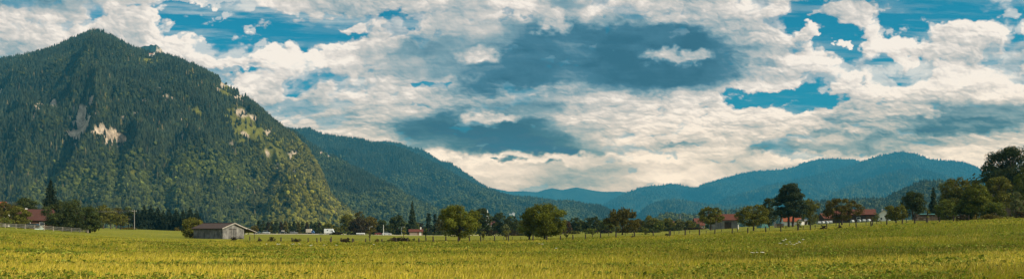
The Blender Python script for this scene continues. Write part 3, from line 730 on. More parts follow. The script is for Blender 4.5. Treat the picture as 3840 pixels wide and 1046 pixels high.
def crown_profile(kind, rg, w, h, zb):
    """clump centres and radii filling a crown of half-width w between zb and h"""
    C = []; Rr = []; hh = h - zb; cz = zb + hh * .5
    if kind in ('round', 'wide', 'shoots', 'oval'):
        n = {'round': 84, 'wide': 80, 'shoots': 60, 'oval': 76}[kind]
        ph = rg.uniform(0, 6.28, 3)
        for i in range(n):
            a = rg.uniform(0, 6.283); q = rg.uniform(-1, 1)
            k = 1 + .13 * math.sin(2 * a + ph[0]) + .12 * math.sin(3 * a + ph[1] + q * 3) + rg.uniform(-.08, .08)
            rad = max(0.12, 1 - abs(q) ** (2.6 if q > 0 else 4.5)) ** .62
            if kind == 'wide': rad *= (1.0 if q < .2 else .95)
            f = rg.uniform(.66, .88) if i > n * .2 else rg.uniform(.1, .5)
            r = min(w, hh * .5) * rg.uniform(.20, .34)
            C.append((math.cos(a) * rad * w * f * k, math.sin(a) * rad * w * f * k, cz + q * hh * .5 * (.9 if f > .6 else f))); Rr.append(r)
        if kind == 'shoots':
            for i in range(30):
                a = rg.uniform(0, 6.283); f = math.sqrt(rg.uniform(0, .85)); base = cz + hh * .18
                L_ = hh * rg.uniform(.22, .42) * (1.15 - .55 * f)
                lean = .22 * f
                for j in range(6):
                    g = j / 5
                    C.append((math.cos(a) * w * (f * .8 + lean * g * .5), math.sin(a) * w * (f * .8 + lean * g * .5), base + L_ * g * 1.12)); Rr.append(w * .085 * (1.25 - g * .8))
    elif kind == 'bush':
        for i in range(34):
            a = rg.uniform(0, 6.283); q = rg.uniform(0, 1); f = rg.uniform(.4, .85)
            rad = math.sqrt(max(0, 1 - q * q * .8)) * (.72 + .9 * min(q, .31))
            C.append((math.cos(a) * rad * w * f, math.sin(a) * rad * w * f, zb + q * hh * .82)); Rr.append(min(w, hh) * rg.uniform(.2, .36))
    elif kind == 'column':
        for i in range(56):
            a = rg.uniform(0, 6.283); q = rg.uniform(0, 1) ; rad = (1 - q ** 2.2) * .75 + .15
            f = rg.uniform(.3, .8)
            C.append((math.cos(a) * rad * w * f, math.sin(a) * rad * w * f, zb + q * hh * .9)); Rr.append(w * rg.uniform(.28, .45) * (1 - .4 * q))
    elif kind == 'pine':
        for lv in range(10):
            q = lv / 9; zz = zb + hh * (.02 + .92 * q); reach = w * (1.0 - .80 * q ** 1.6) * rg.uniform(.8, 1.08) * (.75 if q < .1 else 1)
            m = int(4 + 5 * (1 - abs(q - .5)))
            off = rg.uniform(0, 6.28)
            for j in range(m):
                a = off + 6.283 * j / m + rg.uniform(-.3, .3); f = rg.uniform(.45, .92)
                C.append((math.cos(a) * reach * f, math.sin(a) * reach * f, zz + rg.uniform(-.05, .05) * hh)); Rr.append(w * rg.uniform(.14, .25))
            C.append((rg.uniform(-.15, .15) * w, rg.uniform(-.15, .15) * w, zz)); Rr.append(w * .22)
    elif kind == 'sapling':
        for i in range(9):
            a = rg.uniform(0, 6.283); q = rg.uniform(0, 1); f = rg.uniform(.2, .9) * (1 - .5 * q)
            C.append((math.cos(a) * w * f, math.sin(a) * w * f, zb + q * hh * .9)); Rr.append(w * rg.uniform(.22, .4))
    elif kind == 'vase':
        for i in range(16):
            a = rg.uniform(0, 6.283); q = rg.uniform(0, 1); f = (.15 + .8 * q) * rg.uniform(.6, 1)
            C.append((math.cos(a) * w * f, math.sin(a) * w * f, zb + q * hh * .9)); Rr.append(w * rg.uniform(.16, .28))
    return np.array(C), np.array(Rr)
def conifer_leaves(w, h, zb, s, rg, gap=.25, dens=1.0, tiers=None):
    P = []; Q = []; T = []
    tiers = tiers or max(13, int(h * 1.25))
    for k in range(tiers):
        q = (k + rg.uniform(-.2, .2)) / tiers; q = min(max(q, 0), .985)
        zz = zb + (h - zb) * q; r = w * (1 - q) ** .95 * rg.uniform(.72, 1.15) + .10
        nb = max(5, int(6 + 7 * (1 - q)))
        off = rg.uniform(0, 6.28)
        for j in range(nb):
            a = off + 6.283 * j / nb + rg.uniform(-.2, .2); L_ = r * rg.uniform(.75, 1.12)
            m = max(4, int(dens * L_ * (h / tiers) * 5.0 / (s * s)))
            f = rg.uniform(.05, 1, m) ** .75
            side = rg.normal(size=m) * .20 * L_ * (1.15 - f)
            x = math.cos(a) * L_ * f - math.sin(a) * side; y = math.sin(a) * L_ * f + math.cos(a) * side
            z = zz - L_ * .28 * f ** 1.3 + .14 * L_ * f ** 4 + rg.normal(size=m) * (.05 * L_ + .28 * h / tiers) + (h / tiers) * .25
            P.append(np.stack([x, y, z], -1)); Q.append(np.stack([np.full(m, math.cos(a) * .6), np.full(m, math.sin(a) * .6), np.full(m, .8)], -1) + rg.normal(size=(m, 3)) * .35)
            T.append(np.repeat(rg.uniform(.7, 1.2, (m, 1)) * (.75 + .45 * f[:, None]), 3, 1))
    return np.concatenate(P), np.concatenate(Q), np.concatenate(T)
TREE_SEED = [100]
def tree(name, label, xc, ytop, hw, D, kind, colr, zb=.18, group=None, cat='tree', dens=1.0, lean=0, trunks=1, leafs=None, dz=0, ybase=None):
    """xc, ytop, hw: centre column, top row and half-width in the photograph at distance D; the base stands on the ground"""
    TREE_SEED[0] += 1; rg = np.random.default_rng(TREE_SEED[0])
    X, Y = wx(xc, D), D; z0 = gz(X, Y) - .05 + dz
    h = wz(ytop, D) - z0; w = hw / F * D; zbm = h * zb
    s = leafs or max(.16, D * .0019)
    root = empty(name, (X, Y, z0), rg.uniform(0, 6.28) if kind not in ('vase',) else 0, label, cat, group)
    tubes = []
    if kind == 'conifer':
        P, Q, T = conifer_leaves(w, h, zbm, s, rg, dens=dens)
        tubes.append(tube_np([(0, 0, -.3), (0, 0, h * .5), (0, 0, h * .96)], [h * .016 + .05, h * .011, .03]))
    else:
        C, Rr = crown_profile(kind, rg, w, h, zbm)
        top = (C[:, 2] + Rr).max(); C[:, 2] += (h - top) * np.clip((C[:, 2] - zbm) / max(top - zbm, .1), 0, 1)
        tcl = rg.uniform(.72, 1.28, len(C))
        P, Q, T = clumps_to_leaves(C, Rr, (.95 if kind != 'shoots' else .8) * dens, s, rg, flat=.5 if kind == 'pine' else .85, tcl=tcl)
        kp = P[:, 2] > .03; P, Q, T = P[kp], Q[kp], T[kp]
        tr = h * .022 + .05
        if kind in ('bush', 'column'): tr *= .6
        for ti in range(trunks):
            ox = (ti - (trunks - 1) / 2) * w * .16
            bend = rg.uniform(-.04, .04, 2) * h + lean * h
            tubes.append(tube_np([(ox, 0, -.35), (ox * 1.1, 0, .25), (ox * 1.4 + bend[0] * .4, bend[1] * .3, h * .3), (ox * 1.8 + bend[0], bend[1], h * .62), (ox * 2 + bend[0], bend[1], h * .85)], [tr * 1.5, tr, tr * .8, tr * .5, tr * .18]))
        for k in rg.choice(len(C), min(len(C), 9), replace=False):
            c = C[k]; z1 = min(max(zbm * .9, c[2] * .45), h * .6)
            tubes.append(tube_np([(0, 0, z1), (c[0] * .5, c[1] * .5, z1 + (c[2] - z1) * .6), tuple(c)], [tr * .42, tr * .28, tr * .1], 5))
    S = s * rg.uniform(.7, 1.35, len(P))
    link('trunk', limb_mesh('trunk', tubes), BARK, root)
    link('crown', leaves_mesh('crown', P, Q, S, T, rg), LM(colr), root)
    return root
def bush(name, label, xc, ytop, hw, D, colr, group=None, dens=1.0, cat='bush', kind='bush', flatten=1.0):
    TREE_SEED[0] += 1; rg = np.random.default_rng(TREE_SEED[0])
    X, Y = wx(xc, D), D; z0 = gz(X, Y) - .05; h = max(.35, wz(ytop, D) - z0); w = hw / F * D; s = max(.13, D * .0016)
    n = max(3, int(3 * w / h)) ; C = []; Rr = []
    for i in range(n * 9):
        a = rg.uniform(0, 6.283); q = rg.uniform(0, .85); f = rg.uniform(.1, .95) * math.sqrt(max(.05, 1 - q * q))
        C.append((math.cos(a) * w * f, math.sin(a) * min(w, h) * f, q * h * rg.uniform(.6, 1))); Rr.append(min(h, w) * rg.uniform(.16, .3))
    C = np.array(C); Rr = np.array(Rr)
    P, Q, T = clumps_to_leaves(C, Rr, .9 * dens, s, rg, tcl=rg.uniform(.7, 1.3, len(C)))
    kp = (P[:, 2] > .02) & (P[:, 2] < h * 1.15); P, Q, T = P[kp], Q[kp], T[kp]
    root = empty(name, (X, Y, z0), 0, label, cat, group)
    st = [tube_np([(0, 0, -.2), (math.cos(a) * w * .2, math.sin(a) * w * .2, h * .3), (math.cos(a) * w * .45, math.sin(a) * w * .3, h * .7)], [.06, .04, .015], 5) for a in (0.3, 1.7, 3.3, 4.9)]
    link('stems', limb_mesh('stems', st), BARK, root)
    link('foliage', leaves_mesh('foliage', P, Q, s * rg.uniform(.7, 1.35, len(P)), T, rg), LM(colr), root)
    return root

# left farm
tree('conifer_tree', 'tall dark spruce towering behind the left red roofed farmhouse', 190, 672, 52, 215, 'conifer', 'spruce', zb=.05)
tree('broadleaf_tree', 'large dense dark tree hiding the right end of the plank fence', 262, 743, 80, 192, 'round', 'dark', zb=.0, dens=1.25)
tree('broadleaf_tree', 'lower dark tree leaning out at the right of the large one by the plank fence', 338, 775, 38, 176, 'round', 'dark', zb=.0, dens=1.2)
bush('bush', 'rounded green bush at the left edge of the picture behind the plank fence', 26, 797, 26, 190, 'green')
tree('broadleaf_tree', 'olive tree between the left edge bush and the red farmhouse roof', 70, 772, 48, 200, 'round', 'olive', zb=.1)
tree('broadleaf_tree', 'dark tree at the left edge behind the olive tree', 8, 752, 50, 215, 'round', 'brown', zb=.1)
tree('broadleaf_tree', 'dark green tree rising over the ridge of the red farmhouse roof', 98, 738, 42, 240, 'round', 'dark', zb=.1)
tree('broadleaf_tree', 'wide dark crown filling the gap between the spruce and the large dark tree', 232, 748, 42, 235, 'round', 'dark', zb=.05)
# orchard left of the pole
OL = 'orchard trees left of the power pole'
for i, (x, yt, w_, D_, c_, lb) in enumerate([
    (388, 766, 30, 300, 'olive', 'olive orchard tree next to the large dark tree'), (415, 785, 24, 330, 'olive', 'second olive orchard tree from the large dark tree'),
    (436, 773, 22, 345, 'brown', 'brownish orchard tree in the middle of the orchard row'), (453, 800, 33, 285, 'olive', 'small spreading orchard tree with a clear dark trunk left of the pole'),
    (482, 775, 26, 350, 'dark', 'dark orchard tree just left of the power pole')]):
    tree('orchard_tree', lb, x, yt, w_, D_, 'round', c_, zb=.25, group=OL)
SP = 'dark spruces between the pole and the barn'
for x, yt, w_, D_, lb in [(518, 786, 24, 350, 'spruce standing directly right of the power pole'), (541, 770, 30, 345, 'tallest spruce near the power pole'), (566, 771, 30, 352, 'third spruce right of the power pole'),
    (592, 776, 27, 348, 'fourth spruce right of the power pole, with a pointed tip'), (612, 790, 24, 356, 'short spruce in the dip of the dark spruce row'), (634, 786, 28, 344, 'broad spruce left of the barn, just past the dip of the row'),
    (660, 784, 28, 350, 'spruce behind the small golden bush'), (686, 788, 26, 343, 'spruce at the left shoulder of the barn tree'), (712, 778, 30, 338, 'tallest spruce beside the barn tree'), (738, 790, 26, 350, 'last spruce of the row, behind the barn tree')]:
    tree('conifer_tree', lb, x, yt - 1, w_ * 1.45, D_, 'conifer', 'spruce', zb=.02, group=SP, dens=1.0)
bush('bush', 'small golden bush at the foot of the dark spruces', 664, 851, 14, 325, 'gold')
bush('bush', 'low dry scrub beside the power pole foot', 480, 851, 40, 300, 'gold')
tree('broadleaf_tree', 'olive tree growing at the left end of the grey barn', 722, 811, 40, 176, 'oval', 'olive', zb=.02, dens=1.25)
# the even row behind the cars
CR = 'even conifer row behind the parked vehicles'
ords = ['first', 'second', 'third', 'fourth', 'fifth', 'sixth', 'seventh', 'eighth', 'ninth', 'tenth', 'eleventh', 'twelfth', 'thirteenth', 'fourteenth', 'fifteenth']
rgx = random.Random(4)
for i in range(15):
    x = 972 + i * 16.2
    tree('conifer_tree', f'{ords[i]} conifer from the left in the even row behind the vehicles', x + rgx.uniform(-2, 2), 827 + rgx.uniform(-3, 3) + i * .35, 13.5, 478 + rgx.uniform(-8, 8), 'column', ['brown', 'dark', 'thicket'][i % 3] if i % 4 else 'pine', zb=.0, group=CR, dens=1.3)
tree('broadleaf_tree', 'small golden tree at the left end of the even conifer row', 956, 843, 13, 470, 'round', 'gold', zb=.05)
bush('bush', 'pale green rounded bush rising over the lean-to roof of the barn', 918, 839, 20, 420, 'pale', kind='bush')
for x, yt, w_, c_, lb in [(1206, 845, 12, 'pale', 'pale bushy tree between the conifer row and the camper van'), (1231, 834, 18, 'olive', 'olive tree standing over the white camper van'), (1262, 850, 13, 'olive', 'small olive tree right of the white camper van')]:
    tree('broadleaf_tree', lb, x, yt, w_, 455, 'round', c_, zb=.03)
# groups in the centre
for nm, x, yt, w_, D_, k_, c_, zb_, lb in [
    ('broadleaf_tree', 1302, 800, 27, 385, 'round', 'olive', .1, 'olive tree with thin trunks left in the group behind the white trailer'),
    ('broadleaf_tree', 1347, 791, 22, 395, 'oval', 'brown', .05, 'narrow tallest tree in the group behind the white trailer'),
    ('broadleaf_tree', 1344, 815, 34, 365, 'round', 'thicket', .02, 'brown rounded tree in front of the group behind the white trailer'),
    ('broadleaf_tree', 1389, 808, 28, 380, 'round', 'gold', .05, 'bright golden green tree behind the tallest sapling'),
    ('broadleaf_tree', 1432, 822, 26, 392, 'round', 'dark', .05, 'dark tree between the golden tree and the broad dark round one'),
    ('broadleaf_tree', 1490, 802, 31, 372, 'oval', 'dark', .0, 'broad dark rounded tree left of the tall pointed spruce'),
    ('conifer_tree', 1546, 753, 23, 362, 'conifer', 'pine', .03, 'tall slim pointed spruce standing behind the small red roofed hut'),
    ('conifer_tree', 1608, 797, 19, 350, 'column', 'spruce', .0, 'dark dense conifer right of the small red roofed hut'),
    ('conifer_tree', 1632, 799, 15, 356, 'column', 'spruce', .0, 'second dark dense conifer right of the small red roofed hut'),
    ('broadleaf_tree', 1656, 803, 22, 340, 'round', 'brown', .03, 'brownish tree tucked behind the left edge of the big chestnut'),
    ('broadleaf_tree', 1808, 777, 36, 285, 'round', 'dark', .05, 'dark tree directly behind the right side of the big chestnut'),
    ('broadleaf_tree', 1872, 794, 29, 330, 'round', 'dark', .05, 'dark rounded tree left of the distant white castle'),
    ('broadleaf_tree', 1918, 807, 28, 325, 'round', 'dark', .05, 'dark tree below the distant white castle'),
    ('broadleaf_tree', 1894, 838, 17, 268, 'oval', 'pale', .0, 'pale willow like bush in front of the dark trees below the castle'),
    ('broadleaf_tree', 1960, 822, 24, 330, 'round', 'olive', .0, 'olive tree at the left edge of the big leafy tree'),
    ('broadleaf_tree', 2118, 822, 24, 300, 'round', 'rust', .03, 'reddish tree at the right edge of the big leafy tree'),
    ('broadleaf_tree', 2160, 812, 26, 330, 'round', 'dark', .03, 'first dark tree right of the big leafy tree'),
    ('broadleaf_tree', 2205, 813, 22, 335, 'round', 'dark', .05, 'second dark tree right of the big leafy tree'),
    ('broadleaf_tree', 2231, 809, 20, 328, 'oval', 'dark', .05, 'narrow dark tree with a forked trunk in the central hedge'),
    ('broadleaf_tree', 2272, 817, 32, 335, 'round', 'green', .0, 'green tree behind the left side of the tree with upright shoots'),
    ('broadleaf_tree', 2392, 818, 26, 330, 'round', 'brown', .0, 'brownish tree behind the right side of the tree with upright shoots'),
    ('broadleaf_tree', 2440, 806, 34, 320, 'round', 'olive', .0, 'broad olive tree over the small bright bush'),
    ('broadleaf_tree', 2470, 828, 22, 300, 'round', 'green', .0, 'low green tree in front of the broad olive tree'),
    ('broadleaf_tree', 2503, 816, 24, 315, 'round', 'olive', .0, 'olive tree left of the church spire'),
    ('broadleaf_tree', 2548, 818, 19, 322, 'oval', 'pale', .0, 'pale rounded tree standing in front of the church spire'),
    ('broadleaf_tree', 2586, 824, 24, 325, 'round', 'olive', .0, 'olive tree right of the church spire')]:
    tree(nm, lb, x, yt, w_, D_, k_, c_, zb=zb_, dens=1.15)
# hedges and scrub across the middle
for i, (x, yt, w_, D_, c_, lb) in enumerate([
    (1262, 868, 30, 372, 'thicket', 'low scrub behind the white trailer'), (1330, 868, 50, 372, 'dark', 'dark undergrowth below the tree group'), (1440, 862, 60, 378, 'dark', 'dark hedge left of the broad round tree'), (1580, 866, 40, 345, 'dark', 'dark hedge behind the red roofed hut'),
    (1650, 862, 40, 320, 'dark', 'dark hedge left of the big chestnut'), (1835, 856, 45, 285, 'thicket', 'clipped brown hedge right of the big chestnut'), (1920, 858, 50, 280, 'thicket', 'clipped brown hedge below the castle'), (1985, 860, 40, 278, 'dark', 'dark hedge behind the big leafy tree'),
    (2150, 862, 40, 300, 'olive', 'olive scrub right of the big leafy tree'), (2205, 855, 30, 285, 'green', 'green scrub below the narrow dark tree'), (2262, 858, 40, 300, 'thicket', 'brown hedge left of the upright shoot tree'), (2345, 860, 50, 300, 'thicket', 'brown hedge behind the upright shoot tree'),
    (2425, 852, 50, 290, 'dark', 'dark hedge below the broad olive tree'), (2520, 850, 60, 300, 'dark', 'dark hedge below the church spire'), (2610, 850, 45, 290, 'thicket', 'brown hedge left of the wooden barn'),
    (2450, 862, 35, 250, 'dark', 'dark low scrub behind the small bright bush'), (2060, 864, 60, 320, 'dark', 'dark hedge seen under the big leafy tree'), (1730, 864, 60, 320, 'dark', 'dark hedge seen under the big chestnut')]):
    bush('hedge', lb, x, yt, w_, D_, c_, cat='hedge', dens=1.1, group='hedges across the middle of the valley')
# big single trees near the fence
tree('chestnut_tree', 'big bright chestnut with dense round crown left of centre by the fence', 1722, 764, 82, 137, 'round', 'bright', zb=.09, dens=1.2)
tree('broadleaf_tree', 'big dense leafy tree at the centre with twiggy shoots on its left side', 2042, 758, 84, 139, 'round', 'bright', zb=.10, dens=1.25)
tree('broadleaf_tree', 'spiky small tree merging with the left side of the big central tree', 1985, 775, 32, 141, 'shoots', 'green', zb=.10)
tree('fruit_tree', 'tall tree with upright twiggy shoots right of the central tree', 2334, 776, 66, 178, 'shoots', 'brown', zb=.10, dens=1.2)
tree('fruit_tree', 'round fruit tree with thin trunk in front of the wooden barn', 2666, 772, 50, 205, 'round', 'olive', zb=.26, dens=1.25)
tree('fruit_tree', 'spreading old fruit tree with open crown right of the wooden barn', 2826, 764, 68, 158, 'wide', 'olive', zb=.20, dens=1.2)
tree('pine_tree', 'tall dark twin trunked pine dominating the right of the meadow', 2965, 677, 84, 212, 'pine', 'pine', zb=.25, trunks=2, dens=1.25)
tree('broadleaf_tree', 'dark tree at the left foot of the tall pine', 2884, 738, 34, 240, 'round', 'dark', zb=.05)
tree('broadleaf_tree', 'olive brown tree at the right foot of the tall pine', 3036, 742, 32, 235, 'oval', 'olive', zb=.0)
bush('bush', 'pale upright shrub under the right side of the tall pine', 3046, 798, 14, 225, 'pale')
tree('cherry_tree', 'reddish spreading cherry plum tree between the two red roofs', 3157, 740, 70, 165, 'wide', 'brown', zb=.2, dens=1.35)
bush('bush', 'olive bush between the dark barn and the white house', 3288, 790, 18, 255, 'olive')
tree('broadleaf_tree', 'round olive green tree right of the white house', 3360, 764, 42, 150, 'round', 'olive', zb=.15, dens=1.1)
tree('broadleaf_tree', 'dark full tree behind the right fence left of the pointed spruce', 3424, 714, 43, 185, 'round', 'dark', zb=.12, dens=1.1)
tree('conifer_tree', 'pointed spruce left of the big thicket at the right', 3500, 700, 26, 200, 'conifer', 'pine', zb=.0, dens=1.2)
# thicket at the right edge
for nm, x, yt, w_, D_, k_, c_, zb_, lb in [
    ('broadleaf_tree', 3585, 662, 58, 172, 'round', 'olive', .1, 'olive brown tree at the left end of the right thicket'),
    ('broadleaf_tree', 3548, 742, 36, 160, 'round', 'green', .0, 'green tree leaning out at the left foot of the right thicket'),
    ('broadleaf_tree', 3660, 684, 54, 150, 'round', 'bright', .0, 'bright green tree in the middle of the right thicket'),
    ('broadleaf_tree', 3618, 752, 44, 152, 'round', 'green', .0, 'green tree filling the front of the right thicket'),
    ('broadleaf_tree', 3742, 657, 46, 165, 'round', 'olive', .05, 'olive crowned tree in front of the brown house wall'),
    ('broadleaf_tree', 3650, 650, 40, 190, 'shoots', 'dark', .1, 'dark tree with twiggy top at the back of the right thicket'),
    ('broadleaf_tree', 3800, 545, 92, 205, 'round', 'dark', .2, 'tallest dark tree looming over the right edge'),
    ('broadleaf_tree', 3712, 600, 30, 210, 'round', 'dark', .25, 'small dark crown at the left of the tallest right edge tree'),
    ('broadleaf_tree', 3850, 625, 44, 150, 'round', 'green', .05, 'green tree cut by the right edge of the picture'),
    ('broadleaf_tree', 3728, 752, 46, 142, 'bush', 'green', .0, 'leafy bush with long twigs at the front of the right thicket'),
    ('broadleaf_tree', 3812, 716, 24, 146, 'oval', 'pale', .05, 'pale slender young tree near the right edge')]:
    tree(nm, lb, x, yt, w_, D_, k_, c_, zb=zb_, dens=1.1)
bush('bush', 'dry brown scrub along the foot of the right thicket', 3700, 800, 70, 138, 'gold')
bush('bush', 'dark scrub at the right edge under the pale young tree', 3820, 786, 45, 136, 'thicket')
bush('bush', 'low green scrub beside the leaning fence posts', 3610, 800, 34, 140, 'thicket')
# saplings near the fence
SG = 'saplings standing in the fenced meadow'
for x, yt, w_, D_, k_, c_, lb in [
    (1387, 856, 10, 142, 'sapling', 'olive', 'slender sapling in front of the golden tree'), (1514, 850, 9, 200, 'sapling', 'olive', 'thin sapling between the lamp post and the red roofed hut'), (1597, 856, 8, 142, 'sapling', 'green', 'thin sapling right of the red roofed hut'),
    (1812, 866, 12, 150, 'vase', 'olive', 'bare forked sapling right of the chestnut trunk'), (1900, 862, 20, 152, 'vase', 'olive', 'vase shaped sapling below the pale willow'), (2124, 872, 13, 152, 'vase', 'olive', 'small forked sapling right of the big central tree'),
    (2222, 854, 19, 152, 'vase', 'green', 'vase shaped bushy sapling between the central and the upright shoot tree'), (2992, 822, 14, 128, 'sapling', 'olive', 'young tree tied to a fence post below the tall pine'),
    (3478, 778, 10, 140, 'sapling', 'olive', 'thin sapling before the stacked firewood')]:
    tree('sapling', lb, x, yt, w_, D_, k_, c_, zb=.35 if k_ == 'sapling' else .3, group=SG, cat='sapling')
bush('bush', 'small bright green bush left of the broad olive tree', 2420, 846, 18, 170, 'bright')
for x, yt, w_, D_, c_, lb in [
    (1017, 888, 17, 132, 'thicket', 'round dark bramble clump by the fence right of the barn'), (1115, 897, 22, 126, 'thicket', 'dark bramble heap at the second fence stretch'), (1296, 897, 30, 124, 'thicket', 'long dark bramble heap before the white trailer'),
    (1415, 896, 10, 130, 'gold', 'dry weed tuft left of the long hedge brush'), (1500, 893, 68, 138, 'thicket', 'long low bramble bank in front of the red roofed hut'), (974, 899, 10, 128, 'thicket', 'small dark tuft beside the lean-to post'),
    (877, 891, 14, 150, 'thicket', 'weeds at the barn gable corner'), (2501, 872, 10, 124, 'dark', 'dark weed clump against a fence post under the spire'), (3088, 842, 11, 128, 'thicket', 'dark weed clump in front of the cherry plum tree'),
    (3150, 850, 9, 127, 'thicket', 'small weed tuft at a fence post below the cherry plum tree'), (2380, 888, 24, 124, 'thicket', 'low grass hump on the fence line right of the upright shoot tree')]:
    bush('bramble', lb, x, yt - 6, w_, D_, c_, cat='bramble', dens=1.3)

rgl = np.random.default_rng(77)
WL = 'trees of the far wood line across the valley floor'
for i in range(46):
    x = 1180 + i * 33 + rgl.uniform(-12, 12)
    if 1290 < x < 1460: continue
    D_ = rgl.uniform(440, 560) if x < 2500 else rgl.uniform(380, 460)
    tree('broadleaf_tree', 'dark tree of the continuous far wood line across the valley', x, rgl.uniform(826, 846) - max(0, x - 2300) * .03, rgl.uniform(20, 30), D_, 'round', ['dark', 'green', 'thicket', 'dark', 'olive'][i % 5], zb=.0, group=WL, dens=1.0)
# ------------------------------------------------------------------ building materials
def planks(name, c0, c1, width=.18, vertical=True, rough=.85):
    m, nt, out = new_mat(name); L = nt.links.new
    p = N(nt, 'ShaderNodeBsdfPrincipled', inp={'Roughness': rough, 'Specular IOR Level': .2})
    tc = N(nt, 'ShaderNodeTexCoord'); mp = N(nt, 'ShaderNodeMapping')
    mp.inputs['Scale'].default_value = (1 / width, 1 / width, .35) if vertical else (.35, .35, 1 / width)
    L(tc.outputs['Object'], mp.inputs[0])
    vo = N(nt, 'ShaderNodeTexNoise', inp={'Scale': 1.0, 'Detail': 3.0, 'Roughness': .7}); L(mp.outputs[0], vo.inputs['Vector'])
    n2 = N(nt, 'ShaderNodeTexNoise', inp={'Scale': .9, 'Detail': 4.0}); L(tc.outputs['Object'], n2.inputs['Vector'])
    ad = N(nt, 'ShaderNodeMath', operation='ADD'); L(vo.outputs['Fac'], ad.inputs[0]); L(n2.outputs['Fac'], ad.inputs[1])
    rp = N(nt, 'ShaderNodeValToRGB'); e = rp.color_ramp.elements
    e[0].position = .40; e[0].color = c4(c0); e[1].position = .62; e[1].color = c4(c1)
    hf = N(nt, 'ShaderNodeMath', operation='MULTIPLY'); hf.inputs[1].default_value = .5; L(ad.outputs[0], hf.inputs[0]); L(hf.outputs[0], rp.inputs[0])
    bp = N(nt, 'ShaderNodeBump', inp={'Strength': .7, 'Distance': .02}); L(vo.outputs['Fac'], bp.inputs['Height'])
    L(bp.outputs[0], p.inputs['Normal']); L(rp.outputs[0], p.inputs['Base Color']); L(p.outputs[0], out.inputs[0])
    return m
WOOD_GREY = planks('weathered_planks', (.070, .068, .067), (.215, .205, .19), .22)
WOOD_PALE = plain('bleached_board', (.32, .29, .25), .2, 3, .85)
WOOD_BROWN = planks('brown_planks', (.055, .030, .016), (.14, .075, .040), .2, vertical=False)
WOOD_DARK = planks('dark_planks', (.030, .022, .016), (.075, .050, .034), .2)
WOOD_LIGHT = planks('grey_barn_planks', (.10, .10, .10), (.24, .22, .20), .25)
FENCE_WOOD = plain('fence_wood', (.52, .42, .33), .25, 5, .85)
POST_WOOD = plain('post_wood', (.045, .033, .026), .35, 6, .9)
TILE_RED = plain('red_tiles', (.105, .028, .014), .28, 4, .8, bump=.03, stretch=(1, 1, 3))
TILE_DARKRED = plain('old_red_tiles', (.066, .024, .016), .25, 4, .8, bump=.03, stretch=(1, 1, 3))
TILE_ORANGE = plain('orange_tiles', (.25, .062, .022), .2, 4, .8, bump=.03)
TILE_BROWN = plain('brown_shingles', (.055, .034, .026), .35, 5, .85, bump=.03, stretch=(2, 1, 4))
TILE_GREY = plain('grey_tiles', (.13, .13, .13), .2, 4, .8, bump=.02)
PLASTER = plain('white_plaster', (.72, .69, .62), .06, 1.5, .9)
PLASTER_BROWN = plain('brown_plaster', (.22, .135, .085), .12, 1.2, .9)
GLASS = plain('window_glass', (.03, .04, .045), .1, 1, .08, spec=.6)
FRAMEM = plain('painted_frame', (.65, .62, .56), .08, 3, .6)
METAL = plain('grey_metal', (.42, .43, .43), .12, 6, .4, metal=.7)
CONC = plain('concrete_pole', (.30, .28, .25), .1, 6, .8)

